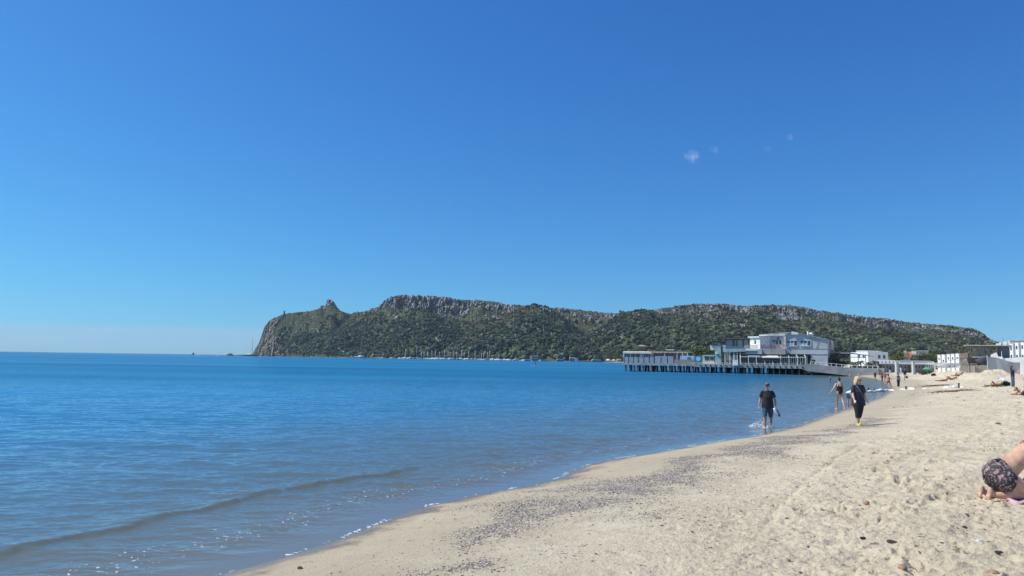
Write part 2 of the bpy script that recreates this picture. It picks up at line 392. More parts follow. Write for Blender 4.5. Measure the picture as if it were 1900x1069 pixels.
wm, N, L, b = newmat('sea_water')
tc = nd('ShaderNodeTexCoord').outputs['Object']
dp = nd('ShaderNodeAttribute', attribute_name='depth').outputs['Fac']; fo = nd('ShaderNodeAttribute', attribute_name='foam').outputs['Fac']; ra = nd('ShaderNodeAttribute', attribute_name='rip').outputs['Fac']
def mapped(sx, sy, rz=0):
    m = nd('ShaderNodeMapping'); m.inputs['Scale'].default_value = (sx, sy, 1); m.inputs['Rotation'].default_value = (0, 0, rz); L.new(tc, m.inputs[0]); return m.outputs[0]
big = noise(1., 4, .5, mapped(.006, .03, .1)); big2 = noise(1., 3, .5, mapped(.0012, .012))
body = mixc(mrange(big, .35, .65), (.040, .235, .43), (.058, .31, .53)); bodyf = mixc(mrange(big, .35, .65), (.020, .165, .33), (.034, .225, .41)); body = mixc(ra, body, bodyf)
body = mixc(mrange(big2, .45, .62, 0, .6), body, (.012, .11, .24))
body = mixc(mrange(dp, .2, .75, 0., 1.), (.17, .24, .22), body)
dif = nd('ShaderNodeBsdfDiffuse'); L.new(body, dif.inputs['Color'])
tr = nd('ShaderNodeBsdfTransparent'); tr.inputs['Color'].default_value = (.93, .97, .95, 1)
clear = math_('POWER', 2.718, math_('MULTIPLY', dp, -1.3))
ms1 = nd('ShaderNodeMixShader'); L.new(clear, ms1.inputs[0]); L.new(dif.outputs[0], ms1.inputs[1]); L.new(tr.outputs[0], ms1.inputs[2])
gl = nd('ShaderNodeBsdfGlossy'); gl.inputs['Roughness'].default_value = .035; gl.inputs['Color'].default_value = (.95, .95, .95, 1)
bp = nd('ShaderNodeBump', Strength=1., Distance=1.)
h1 = math_('MULTIPLY', noise(1., 3, .6, mapped(1.6, 4.2, .12)), .2)
h2 = math_('MULTIPLY', noise(1., 3, .6, mapped(.35, .9, -.08)), .5)
h3 = math_('MULTIPLY', noise(1., 3, .55, mapped(5., 13, .05)), .013)
hh = math_('ADD', math_('MULTIPLY', math_('ADD', h1, h2), ra), math_('MULTIPLY', h3, math_('MINIMUM', math_('MULTIPLY', dp, 4.), 1.)))
L.new(hh, bp.inputs['Height'])
cn_ = nd('ShaderNodeTexNoise', Scale=1., Detail=2., Roughness=.6); L.new(mapped(1.7, 2.6, .1), cn_.inputs['Vector'])
v1_ = nd('ShaderNodeVectorMath'); v1_.operation = 'SUBTRACT'; L.new(cn_.outputs['Color'], v1_.inputs[0]); v1_.inputs[1].default_value = (.5, .5, .5)
v2_ = nd('ShaderNodeVectorMath'); v2_.operation = 'MULTIPLY'; L.new(v1_.outputs[0], v2_.inputs[0]); v2_.inputs[1].default_value = (.9, 1.7, 0.)
v3_ = nd('ShaderNodeVectorMath'); v3_.operation = 'SCALE'; L.new(v2_.outputs[0], v3_.inputs[0]); L.new(ra, v3_.inputs['Scale'])
v4_ = nd('ShaderNodeVectorMath'); v4_.operation = 'ADD'; L.new(v3_.outputs[0], v4_.inputs[0]); L.new(bp.outputs[0], v4_.inputs[1])
v5_ = nd('ShaderNodeVectorMath'); v5_.operation = 'NORMALIZE'; L.new(v4_.outputs[0], v5_.inputs[0])
L.new(v5_.outputs[0], gl.inputs['Normal'])
geo = nd('ShaderNodeNewGeometry'); dt = nd('ShaderNodeVectorMath'); dt.operation = 'DOT_PRODUCT'; L.new(geo.outputs['Incoming'], dt.inputs[0]); L.new(v5_.outputs[0], dt.inputs[1])
cosi = math_('MINIMUM', math_('ABSOLUTE', dt.outputs['Value']), 1.)
frs = math_('ADD', math_('MULTIPLY', math_('POWER', math_('SUBTRACT', 1., cosi), 5.), .98), .02)
ms2 = nd('ShaderNodeMixShader'); L.new(math_('MULTIPLY', frs, mrange(ra, 0., 1., 1., .38)), ms2.inputs[0]); L.new(ms1.outputs[0], ms2.inputs[1]); L.new(gl.outputs[0], ms2.inputs[2])
fd = nd('ShaderNodeBsdfDiffuse'); fd.inputs['Color'].default_value = (.82, .85, .87, 1)
fm = math_('MULTIPLY', math_('GREATER_THAN', math_('MULTIPLY', fo, mrange(noise(14., 4, .65), .35, .75)), .17), .85)
ms3 = nd('ShaderNodeMixShader'); L.new(fm, ms3.inputs[0]); L.new(ms2.outputs[0], ms3.inputs[1]); L.new(fd.outputs[0], ms3.inputs[2])
N.remove(b); L.new(ms3.outputs[0], N['Material Output'].inputs['Surface'])
# the sheet ends a little inside the sand, so drop quads far inland
F = grid_faces(len(rr), len(th)); keep = (S[F].max(1) > -1e9) & (S[F].min(1) < 3.0); F = F[keep]
Z = np.where(S > 0, Z*np.exp(-S*2)-0.02*np.clip(S, 0, 1), Z)
rip = sstep(20, 110, RR)
used = np.unique(F); remap = np.full(len(X), -1); remap[used] = np.arange(len(used)); F = remap[F]
o = np_mesh('sea', np.stack([X, Y, Z], 1)[used], F, wm, True, {'depth': ('FLOAT', depth[used]), 'foam': ('FLOAT', foam[used]), 'rip': ('FLOAT', rip[used])})
tag(o, 'rippled blue sea getting shallow and clear at the sand', 'sea', kind='structure')
# ================================================================== HILLS
RIDGE = [(440, 661), (466, 661), (470, 657), (474, 648), (480, 637), (485, 622), (489, 607), (495, 599), (500, 594), (512, 588), (524, 583), (540, 580), (570, 577.6), (586, 573.5), (592, 568), (602, 566.5), (603.5, 557.5), (608, 556), (613, 558), (618, 562), (622, 569), (627, 576), (632, 578), (650, 581.6), (657, 580.5), (680, 576), (700, 569), (706, 562), (712, 556), (724, 550), (744, 547.3), (770, 548.4), (800, 549.5), (831, 552), (851, 556), (886, 557), (922, 560), (936, 565), (990, 567.5), (1023, 571), (1067, 574), (1105, 579), (1138, 581.5), (1160, 579.5), (1205, 576), (1253, 568), (1297, 563.5), (1356, 565), (1378, 568), (1445, 566.5), (1481, 568), (1518, 575), (1592, 586), (1647, 592), (1703, 599.7), (1776, 605), (1813, 611), (1826, 619), (1833, 627), (1845, 630.5), (1853, 635), (1866, 640), (1890, 652), (1920, 662), (1960, 668), (2300, 670)]
hx = np.concatenate([np.arange(440, 1990, 1.3), np.arange(1990, 2300, 10)])
rg = np.random.default_rng(3)
ry = np.interp(hx, [a for a, _ in RIDGE], [b for _, b in RIDGE])
jag = samp(NZ2, hx*1.0, hx*0, 60)*.55+samp(NZ2, hx*1.0, hx*0+7, 300)*.5
ry = ry+jag*np.interp(hx, [470, 520, 1850, 1900], [.2, 1, 1, .2])
db = Db(hx); dr = db+np.interp(hx, [440, 480, 520, 620, 720, 900, 1300, 1700, 1850, 2000], [12, 60, 150, 260, 430, 520, 620, 560, 420, 300])
zr = np.array([ZY(a, b2, d) for a, b2, d in zip(hx, ry, dr)]); zr = np.maximum(zr, .5)
CL = [(440, 0), (470, .1), (540, .03), (600, .06), (640, .02), (690, .05), (715, .2), (740, .235), (850, .22), (870, .13), (935, .14), (1000, .1), (1090, .16), (1160, .06), (1250, .1), (1300, .17), (1400, .18), (1480, .27), (1560, .25), (1700, .24), (1840, .3), (1900, 0)]
ch = np.interp(hx, [a for a, _ in CL], [b for _, b in CL])
v = np.concatenate([np.linspace(0, .9, 120), np.linspace(.9, 1, 70)[1:]])
HX, VV = np.meshgrid(hx, v); DB = db[None]+0*VV; DR = dr[None]+0*VV; ZR = zr[None]+0*VV; CH = ch[None]+0*VV
HD = DB+(DR-DB)*VV
vc = .945
low = (VV/vc); low = low**np.interp(HX, [440, 500, 620, 800, 2000], [.5, .62, .9, 1.12, 1.12])
up = sstep(0, 1, (VV-vc)/(1-vc))**.8
HZ = ZR*np.where(VV < vc, low*(1-CH), (1-CH)+CH*up)
HXw = np.interp(HX, [0, 4000], [PX(0, 1.), PX(4000, 1.)])*HD; HXw = (HX-950)/FPX*HD*1.0
base_shift = np.array([PX(a, 1000.)-(a-950)/FPX*1000 for a in hx])
HXw = np.stack([[PX(a, 1.)]*1 for a in hx])[:, 0][None]*HD
edge = np.minimum(1, VV/.08)*np.minimum(1, (1-VV)/.12+.0)
rel = samp(NS, HXw, HD*1.0, 420)*9*edge+samp(NS, HXw+70, HD, 200)*2.4*edge
slope_gully = samp(NS, HXw*1.0, HD*.35, 330)*5*edge
HZ = np.maximum(HZ+(rel+slope_gully)*np.clip(ZR/110, .1, 1), .4); HZ = np.minimum(HZ, ZR*np.maximum(VV, 1e-4)**.32)
cliffband = np.where(VV > vc-.03, 1., 0.)*sstep(.02, .08, CH)
rkn = samp(NZ, HXw, HZ*1.3+HD*.2, 95)
rock = sstep(-.45, .35, rkn+np.interp(HX, [700, 720, 850, 870, 1150, 1300, 1420, 1560, 1900], [0, 1.0, .9, -.1, -.3, .05, .35, .15, .3]))*cliffband
spots = sstep(1.45, 1.9, samp(NZ2, HXw, HD, 130))*sstep(.35, .7, VV)*(HX > 850)
capx = (1-sstep(0, 26, HX-(478+VV*30)))*1.0
lowcliff = np.exp(-((HX-515)/16)**2)*(VV < .25)+np.exp(-((HX-665)/20)**2)*(VV < .08)+np.exp(-((HX-700)/9)**2)*(VV < .07)
horn = ((HX > 590) & (HX < 628) & (VV > .9))*1.
rock = np.clip(np.maximum.reduce([rock, spots*.9, capx, sstep(.3, .7, lowcliff+.25*rkn), horn]), 0, 1)
# broken limestone faces
blk = np.abs(samp(NZ, HXw*1.2, HZ*.5, 90))*4+np.abs(samp(NZ2, HXw*1.4, HZ*.6+30, 60))*1.6
HDs = HD-(blk-3)*rock*1.9; HXs = HXw*(HDs/HD)
HZs = HZ+rock*samp(NZ2, HXw, HD, 60)*1.1*np.minimum(1, (1-VV)/.02+.35)
warm = np.clip(sstep(.3, 1.3, samp(NZ, HXw+200, HZ*2, 120))*.7+(HX < 560)*.75+(HX < 720)*(VV < .1)*.8, 0, 1)
back = []
for k, (dd, fz) in enumerate([(25, .97), (120, .8), (300, .45), (600, .0)]):
    back.append((np.stack([HXw[-1]*(dr+dd)/dr, dr+dd, zr*fz-.5*k], 1)))
V = np.concatenate([np.stack([HXs.ravel(), HDs.ravel(), HZs.ravel()], 1)]+back)
nrow = len(v)+4; rockA = np.concatenate([rock.ravel(), np.tile(rock[-1]*.7, 4)]); warmA = np.concatenate([warm.ravel(), np.zeros(4*len(hx))])
hm, N, L, b = newmat('hillside')
tc = nd('ShaderNodeTexCoord').outputs['Object']
ar = nd('ShaderNodeAttribute', attribute_name='rock').outputs['Fac']; wa = nd('ShaderNodeAttribute', attribute_name='warm').outputs['Fac']
def mp3(s):
    m = nd('ShaderNodeMapping'); m.inputs['Scale'].default_value = s; L.new(tc, m.inputs[0]); return m.outputs[0]
sc_ = mixc(mrange(noise(.05), .35, .65), (.075, .082, .042), (.115, .118, .062)); sc_ = mixc(mrange(noise(.35), .45, .7), sc_, (.055, .066, .038))
rk = mixc(mrange(noise(1., 6, .6, mp3((.12, .12, .045))), .35, .65), (.29, .295, .305), (.47, .465, .455))
rk = mixc(mrange(noise(1., 5, .6, mp3((.5, .5, .13))), .5, .66, 0, .8), rk, (.10, .10, .105))
rk = mixc(math_('MULTIPLY', wa, .8), rk, mixc(mrange(noise(.09), .4, .6), (.27, .20, .125), (.17, .15, .075)))
fac = mrange(math_('ADD', ar, math_('MULTIPLY', math_('SUBTRACT', noise(.16, 5, .6), .5), 1.3)), .4, .6)
L.new(mixc(fac, sc_, rk), b.inputs['Base Color']); b.inputs['Roughness'].default_value = .95; b.inputs['Specular IOR Level'].default_value = .1
bp = nd('ShaderNodeBump', Strength=.8, Distance=3.); L.new(noise(1., 6, .65, mp3((.25, .25, .16))), bp.inputs['Height']); L.new(bp.outputs[0], b.inputs['Normal'])
o = np_mesh('hills', V, grid_faces(nrow, len(hx)), hm, False, {'rock': ('FLOAT', rockA), 'warm': ('FLOAT', warmA)})
tag(o, 'long rocky headland with limestone cliffs along its crest', 'hill', kind='structure')
# ---- woodland and scrub: crowns made of small blobs
def ico():
    bm = bmesh.new(); bmesh.ops.create_icosphere(bm, subdivisions=1, radius=1)
    vv = np.array([q.co[:] for q in bm.verts]); ff = np.array([[q.index for q in f.verts] for f in bm.faces]); bm.free(); return vv, ff
IV, IF = ico()
def crowns(name, cen, rad, tint, nb, flat, m, label, cat):
    n = len(cen); rg = np.random.default_rng(len(name)*7)
    off = rg.normal(size=(n, nb, 3))*np.array([.5, .5, .28]); rs = rg.uniform(.45, .8, (n, nb))
    off[:, 0] *= .2; rs[:, 0] = .8
    C = cen[:, None]+off*rad[:, None, None]; Rr = rs*rad[:, None]
    dv = 1+rg.uniform(-.28, .28, (n, nb, len(IV)))
    Vv = C[:, :, None]+IV[None, None]*dv[..., None]*Rr[..., None, None]*np.array([1, 1, flat])
    k = len(IV); base = np.arange(n*nb)*k; Ff = base[:, None, None]+IF[None]
    tt = np.repeat(tint, nb*k, axis=0)*rg.uniform(.8, 1.2, (n*nb, 1, 1)).repeat(k, 1).reshape(-1, 1)
    tt = np.hstack([tt, np.ones((len(tt), 1))])
    o = np_mesh(name, Vv.reshape(-1, 3), Ff.reshape(-1, 3), m, False, {'tint': ('FLOAT_COLOR', tt)})
    return tag(o, label, cat, kind='stuff')
def pick(n, lo, hi, seed, dens):
    rg = np.random.default_rng(seed); out = []
    xi = rg.integers(20, len(hx)-3, n*4); vi = rg.random(n*4); vv_ = lo+(hi-lo)*vi; ri = np.searchsorted(v, vv_).clip(0, len(v)-1)
    d = dens(hx[xi], vv_, HXw[ri, xi], HD[ri, xi]); keep = (rg.random(n*4) < d) & (hx[xi] < 1990)
    keep &= (((rock[ri, xi]) < .45) | (rg.random(n*4) < .05)) & ~(horn[ri, xi] > .5)
    xi, ri = xi[keep][:n], ri[keep][:n]
    c = np.stack([HXs[ri, xi], HDs[ri, xi], HZs[ri, xi]], 1); c[:, 0] += rg.normal(size=len(c))*.8; return c, hx[xi], v[ri]
fm_ = vmat('foliage_far', .9, scale=.6, amp=.35, spec=.1)
def d_wood(x, vv_, wx, wd):
    line = np.interp(x, [440, 520, 600, 660, 720, 780, 860, 950, 1100, 1300, 1500, 1850], [.05, .3, .42, .8, .5, .55, .62, .7, .75, .8, .85, .95])
    return (1-sstep(line-.1, line+.18, vv_+.09*samp(NZ, wx, wd, 160)))*(x > 515)
c, cx, cv = pick(26000, .005, .98, 1, d_wood); n = len(c); rg = np.random.default_rng(9)
rad = rg.uniform(1.7, 3.6, n)**1.0*np.where(rg.random(n) < .12, 1.35, 1.)*np.interp(cv, [0, .4, .85, 1], [1.15, 1., .7, .35]); c[:, 2] += rad*.75
kind = rg.random(n); tint = np.where((kind < .72)[:, None], [.046, .062, .042], np.where((kind < .93)[:, None], [.080, .10, .050], [.14, .155, .06]))
tint = tint*(1+.3*np.clip(samp(NZ, c[:, 0], c[:, 1], 220), -1, 1.4))[:, None]
crowns('woodland', c, rad, tint, 2, .8, fm_, 'dark pine and oak wood covering the lower headland slopes', 'wood')
def d_scrub(x, vv_, wx, wd): return .35+.5*(samp(NZ, wx, wd, 60) > -.2)
c, cx, cv = pick(22000, .1, .995, 2, d_scrub); n = len(c); rad = rg.uniform(.8, 1.9, n)*np.interp(cv, [0, .9, 1], [1, .8, .45]); c[:, 2] += rad*.3
kind = rg.random(n); tint = np.where((kind < .5)[:, None], [.065, .078, .045], np.where((kind < .85)[:, None], [.11, .118, .06], [.13, .132, .068]))
tint = tint*(1+.3*np.clip(samp(NZ, c[:, 0]+50, c[:, 1], 300), -1, 1.4))[:, None]
crowns('scrub', c, rad, tint, 2, .75, fm_, 'low olive green scrub scattered over the upper headland', 'scrub')
# ================================================================== PIER AND BUILDINGS ON IT
PA = np.array([25.7, 170.0]); PU = np.array([.891, -.454]); PN = np.array([.454, .891])   # seaward corner, along, away from camera
def F(x, y, vv=0.):
    """picture point -> (u, z) on the pier's front plane moved back by vv"""
    d = ray(x, y); o = PA+PN*vv
    t = (o@PN)/(d[:2]@PN); p = d*t; return float((p[:2]-PA)@PU), H+float(p[2])
PM = Matrix(((PU[0], PN[0], 0, PA[0]), (PU[1], PN[1], 0, PA[1]), (0, 0, 1, 0), (0, 0, 0, 1)))
class PB(MB):
    """mesh in pier space (u, v, z)"""
    def __init__(s): super().__init__(None)
    def fb(s, x0, y0, x1, y1, v0, v1):
        """box whose front face fills a picture rectangle on plane v0"""
        u0, za = F(x0, y0, v0); u1, zb = F(x1, y0, v0); _, zc = F(x0, y1, v0); _, zd = F(x1, y1, v0)
        return s.box(u0, u1, v0, v1, (zc+zd)/2, (za+zb)/2)
    def fp(s, pts, v0, v1):
        return s.prism([F(x, y, v0) for x, y in pts], 'y', v0, v1)
def pthing(name, label, cat, group=None):
    o = thing(name, label, cat, (0, 0, 0), 0, group); o.matrix_world = PM; return o
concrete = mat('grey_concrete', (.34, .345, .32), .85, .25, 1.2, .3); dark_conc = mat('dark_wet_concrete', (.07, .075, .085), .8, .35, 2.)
white_wall = mat('white_plaster', (.80, .79, .75), .8, .08, 1.5, .1); cream = mat('cream_plaster', (.80, .74, .60), .8, .08, 1.5)
grey_wall = mat('shaded_grey_plaster', (.43, .45, .455), .85, .10, .35, .2, col2=(.55, .57, .57), mask=(.3, .6)); green_wall = mat('grey_green_plaster', (.36, .45, .44), .85, .15, 1.)  # mottled grey; the facade's shade is put into its base colour
glass = mat('dark_window_glass', (.05, .08, .11), .08, .3, 1., spec=.8); lglass = mat('pale_frosted_glass', (.34, .38, .40), .25, .15, 2., spec=.6)
wood = mat('weathered_wood', (.38, .33, .27), .85, .25, 4., .2, stretch=(6, 6, .6)); dwood = mat('dark_wood', (.12, .09, .07), .8, .3, 4.)
whitep = mat('white_paint', (.80, .80, .78), .5, .05, 2.); darkp = mat('dark_metal_paint', (.05, .05, .06), .5, .2, 3.); redp = mat('faded_red_paint', (.42, .16, .14), .7, .25, 3.)
roofm = mat('grey_roof_sheet', (.34, .35, .36), .7, .2, 1.); teal = mat('teal_paint', (.06, .24, .33), .6, .12, 2.); paleblue = mat('pale_blue_paint', (.38, .58, .72), .6, .1, 2.)
bluep = mat('deep_blue_paint', (.04, .16, .33), .6, .1, 2.); awnm = mat('beige_awning_canvas', (.66, .62, .52), .9, .08, 2.); rustm = mat('rust_stained_plaster', (.42, .42, .42), .85, .15, .8, col2=(.30, .20, .15), mask=(.55, .75), stretch=(2, 2, .3))
UE = F(1495, 690)[0]   # where the open piles stop
pier = pthing('pier', 'grey concrete pier on dark piles running out into the bay', 'pier')
b_ = PB(); b_.box(-.3, UE, -.1, 16, 1.42, 1.9); b_.build('deck', concrete, pier)
b_ = PB(); b_.box(F(1288, 680)[0], UE, -.28, -.1, 1.28, 1.98)
b_.build('fascia', concrete, pier)
for k in range(20):
    u = F(1300, 680)[0]+k*(UE-F(1300, 680)[0])/19.5
    PB().tube([(u, -.45, 1.62), (u, -.27, 1.62)], .17, 10).build('drain_pipe', darkp, pier)
rr_ = random.Random(4)
def pile(u, vv, r=.17, z1=1.42, m=None): PB().tube([(u, vv, -1.2), (u, vv, z1)], r, 8).build('pile', m or dark_conc, pier, smooth=True)
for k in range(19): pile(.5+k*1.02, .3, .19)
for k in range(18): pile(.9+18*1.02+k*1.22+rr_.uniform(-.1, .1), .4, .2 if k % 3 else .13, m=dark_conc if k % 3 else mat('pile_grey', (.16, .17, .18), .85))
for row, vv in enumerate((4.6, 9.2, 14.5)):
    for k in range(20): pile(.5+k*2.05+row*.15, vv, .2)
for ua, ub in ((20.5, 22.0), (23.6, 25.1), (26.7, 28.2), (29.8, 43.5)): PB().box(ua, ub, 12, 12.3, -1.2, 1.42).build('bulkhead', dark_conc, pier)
b_ = PB(); b_.fb(1157, 662.8, 1214, 676, .0, .05); b_.fb(1215, 661, 1250, 675.5, 0, .05); b_.build('glass_screen', lglass, pier)
for x in (1157.5, 1166, 1175, 1184, 1194, 1204, 1213, 1226, 1238, 1249.5): PB().fb(x-.3, 661.5, x+.3, 676, -.06, .0).build('screen_post', darkp, pier)
b_ = PB()
for k in range(30):
    x = 1251+k*1.25; b_.fb(x, 667+.6*rr_.random(), x+1.0, 675.5, -.06, -.01)
b_.build('slat_fence', wood, pier)
b_ = PB()
for k in range(28):
    x = 1289+k*7.3; b_.fb(x-.3, 672.5, x+.3, 677, -.1, -.04)
u0, z0 = F(1289, 672.5); u1, _ = F(1488, 674); b_.box(u0, u1, -.1, -.05, z0-.06, z0); b_.box(u0, u1, -.1, -.05, z0-.32, z0-.29); b_.build('railing', whitep, pier)
b_ = PB(); b_.fb(1359, 668, 1369, 675, -.5, -.25); b_.fb(1359.5, 675.4, 1369, 678.4, -.7, -.25); b_.build('ladder_box', whitep, pier)
# ---- pavilion at the seaward end
pav = pthing('pavilion', 'low white roofed pavilion with dark windows at the seaward end of the pier', 'pavilion')
b_ = PB(); b_.fb(1155.5, 652.6, 1209, 656, 1.2, 9); b_.fb(1157, 651.8, 1205, 652.7, 1.8, 8.6); b_.build('roof', cream, pav)
b_ = PB(); b_.fb(1157, 656, 1208, 676, 1.9, 2.1); b_.build('wall', mat('blue_grey_panel', (.46, .46, .47), .6, .12, 1.), pav)
for x0, x1 in ((1158.5, 1168.5), (1171, 1187), (1194, 1200), (1201, 1206)):
    q = PB().fb(x0, 657.2, x1, 662, 1.8, 1.88).build('window', glass, pav)
    PB().fb((x0+x1)/2-.3, 657.2, (x0+x1)/2+.3, 662, 1.74, 1.795).build('mullion', whitep, q)
for x in (1157.3, 1169.8, 1189, 1208): PB().fb(x-.7, 656, x+.7, 676, 1.6, 1.75).build('post', whitep, pav)
PB().fb(1193, 657.5, 1194.2, 675, 1.7, 1.85).build('door_frame', whitep, pav)
# ---- pergola
pg = pthing('pergola', 'open beige timber pergola between the pavilion and the painted signs', 'pergola')
b_ = PB(); b_.fb(1209.5, 653, 1276, 654.7, 1.4, 1.7); b_.fb(1209.5, 652.6, 1276, 653, 1.4, 7)
for k in range(9): b_.fb(1214+k*7.5, 653.2, 1215+k*7.5, 654.2, .9, 7.2)
b_.build('roof_beams', mat('beige_timber', (.62, .56, .45), .8, .15, 3.), pg)
for x in (1211, 1233, 1256, 1266, 1275.5): PB().fb(x-.8, 654.7, x+.8, 675, 1.42, 1.68).build('post', mat('beige_timber', (.62, .56, .45)), pg)
PB().fb(1210, 656, 1276, 675.8, 5.6, 5.7).build('back_wall', mat('blue_grey_panel', (.40, .44, .50)), pg)
# ---- roof kiosk and flat vent on the pier roofs
lk = pthing('lookout_frame', 'small slim framed lookout with a domed cap above the pavilion roof', 'lookout')
b_ = PB(); b_.fb(1184.5, 641.4, 1197, 642.3, 4, 5.6); b_.fb(1187, 640.5, 1194.5, 641.5, 4.3, 5.3); b_.build('cap', mat('beige_timber', (.62, .56, .45)), lk)
for x in (1185.8, 1191, 1196): PB().fb(x-.4, 642.3, x+.4, 652.6, 4.1, 4.25).build('leg', darkp, lk)
PB().fb(1185.8, 647, 1196.2, 647.7, 4.06, 4.1).build('cross_bar', darkp, lk)
vt = pthing('roof_canopy', 'little flat white topped canopy standing over the pergola', 'canopy')
PB().fb(1235.5, 648.7, 1248.5, 649.8, 3, 5).build('roof', whitep, vt)
for x in (1238, 1246.5): PB().fb(x-.4, 649.8, x+.4, 652.6, 3.4, 3.6).build('post', darkp, vt)
# ---- painted boards with circles
sb = pthing('painted_board', 'pale blue painted board with a deep blue disc beside the slat fence', 'sign board')
PB().fb(1262, 660.2, 1288, 667.5, .3, .4).build('panel', paleblue, sb)
def disc(cx, cy, rpx, v0, half=False):
    a = [(cx+rpx*math.cos(math.radians(t)), cy-rpx*math.sin(math.radians(t))) for t in (range(0, 181, 12) if half else range(0, 360, 15))]
    return PB().fp(a, v0, v0+.06)
disc(1278.8, 666.4, 3.9, .23, True).build('disc', bluep, sb)
sb = pthing('painted_board', 'teal painted board with a pale round disc in its middle', 'sign board')
PB().fb(1288.3, 660.3, 1303.6, 676, .3, .4).build('panel', teal, sb); disc(1295.8, 666, 4.1, .23).build('disc', paleblue, sb)
# ---- cream kiosk
ks = pthing('kiosk', 'cream kiosk with two dark openings between the teal board and the stair tower', 'kiosk')
b_ = PB(); b_.fb(1303.8, 660, 1325, 676, 1.2, 4); b_.build('wall', cream, ks); PB().fb(1303.5, 658.8, 1325.6, 660, .9, 4.3).build('roof', white_wall, ks)
for x0, x1 in ((1307.5, 1315.5), (1318, 1324)): PB().fb(x0, 662.3, x1, 668, 1.1, 1.19).build('window', glass, ks)
# ---- stair tower with a box
tw = pthing('stair_tower', 'narrow grey green tower with a cream box on its left side', 'tower')
PB().fb(1326, 640, 1337.5, 677, 1., 5).build('wall', green_wall, tw); PB().fb(1317.8, 640.3, 1326, 649, 1.3, 4.5).build('box', cream, tw); PB().fb(1337.7, 646, 1342, 677, 1.8, 5).build('side_wall', mat('olive_grey_plaster', (.26, .27, .22), .9, .3, 1.5), tw)
PB().fb(1326.5, 655.2, 1332, 656.6, .7, .98).build('lamp', whitep, tw); PB().fb(1317.5, 639.2, 1338, 640, .9, 5).build('roof', darkp, tw)
# ---- club building
cb = pthing('club_building', 'large weathered white two storey seaside club building with a broad gable', 'building')
# gable block
gv = 3.0
b_ = PB(); b_.fp([(1457.5, 657), (1457.5, 622), (1461, 619.5), (1470, 616.5), (1481, 618.3), (1500, 623), (1518, 626.5), (1535.5, 630), (1535.8, 677), (1504.5, 677), (1504.5, 657)], gv, 16)
b_.build('gable_wall', grey_wall, cb)
b_ = PB(); b_.fp([(1456, 621.4), (1461, 618.6), (1470, 615.4), (1481, 617.2), (1500, 621.9), (1520, 626), (1536.5, 629.4), (1536.5, 630.2), (1518, 626.7), (1500, 623.1), (1481, 618.4), (1470, 616.6), (1461, 619.7), (1456, 622.4)], gv-.3, 16.3); b_.build('roof', roofm, cb)
b_ = PB(); b_.fb(1457, 646.6, 1535.6, 647.3, gv-.06, gv-.002); b_.fb(1457, 656.7, 1535.6, 657.4, gv-.08, gv-.002); b_.build('string_course', concrete, cb)
b_ = PB(); b_.fp([(1518, 632), (1521.5, 634), (1517, 647), (1514.5, 647)], gv-.03, gv-.002); b_.build('stain_strip', concrete, cb)
for x0, x1 in ((1459.7, 1480), (1484.2, 1504.5)):
    q = PB().fb(x0, 632.0, x1, 641.8, gv-.05, gv-.003).build('window', glass, cb)
    b_ = PB()
    for t in (0, .33, .66, 1): b_.fb(x0+(x1-x0)*t-.45, 631.6, x0+(x1-x0)*t+.45, 642.2, gv-.12, gv-.06)
    b_.fb(x0, 631.2, x1, 632.1, gv-.13, gv-.06); b_.fb(x0, 641.6, x1, 642.6, gv-.16, gv-.06); b_.build('frame', whitep, q)
    PB().fb(x0+.8, 636.4, x0+(x1-x0)*.63, 641.4, gv-.058, gv-.052).build('blind', mat('pale_blind', (.45, .58, .66), .6, .12, 3.), q)
b_ = PB(); b_.fb(1536.3, 631.5, 1542.5, 650, gv+5, 15); b_.build('side_wing', mat('pink_plaster', (.62, .53, .50), .85, .1, 1.), cb)
for x in (1538, 1540.5): PB().fb(x-.5, 634, x+.5, 641, gv+4.93, gv+4.998).build('window', glass, cb)
b_ = PB(); b_.fp([(1468, 616.2), (1470, 615.0), (1481, 617.4), (1481, 620.8), (1468.5, 620.8)], gv-.62, gv-.31); b_.build('gable_board', whitep, cb)
# recessed grey upper block with door and windows
rv = 3.6
PB().fb(1413.8, 622.5, 1457, 656.8, rv, 14).build('upper_wall', mat('pale_mauve_plaster', (.64, .60, .56), .85, .1, .8), cb)
b_ = PB(); b_.fp([(1408.5, 621.2), (1456.5, 620.2), (1456.5, 622.8), (1408.5, 623)], rv-.45, 14.2); b_.build('flat_roof', mat('bright_cream_plaster', (.86, .83, .74)), cb)
b_ = PB(); b_.fp([(1409, 621), (1466, 615.9), (1456.5, 620)], rv-.2, 14.0); b_.build('roof_slope', roofm, cb)
b_ = PB(); b_.fp([(1453.8, 624.2), (1457.6, 624.2), (1457.6, 642.5)], rv-1.0, rv-.02); b_.build('lit_sliver', cream, cb)  # cream wedge added for the narrow sunlit sliver beside the gable
for x0, y0, x1, y1 in ((1420.2, 633, 1423, 640), (1439.5, 631.8, 1449.5, 638.8)):
    q = PB().fb(x0, y0, x1, y1, rv-.06, rv-.003).build('window', glass, cb); PB().fb((x0+x1)/2-.3, y0, (x0+x1)/2+.3, y1, rv-.1, rv-.065).build('mullion', whitep, q)
q = PB().fb(1424, 632.8, 1428.8, 646, rv-.08, rv-.003).build('door', mat('blue_door_paint', (.16, .27, .36), .5), cb); PB().fb(1425, 634, 1427.8, 638, rv-.1, rv-.085).build('pane', lglass, q)
for x, y in ((1435.5, 632.8), (1443.5, 628.2)): PB().fb(x-1.8, y-1.5, x+1.8, y+1.5, rv-.45, rv-.003).build('air_unit', darkp, cb)
b_ = PB(); u0, z0 = F(1413, 641.2, 1.6); u1, _ = F(1457, 641.2, 1.6); zb = F(1430, 647, 1.6)[1]
b_.box(u0, u1, 1.58, 1.63, z0-.06, z0)
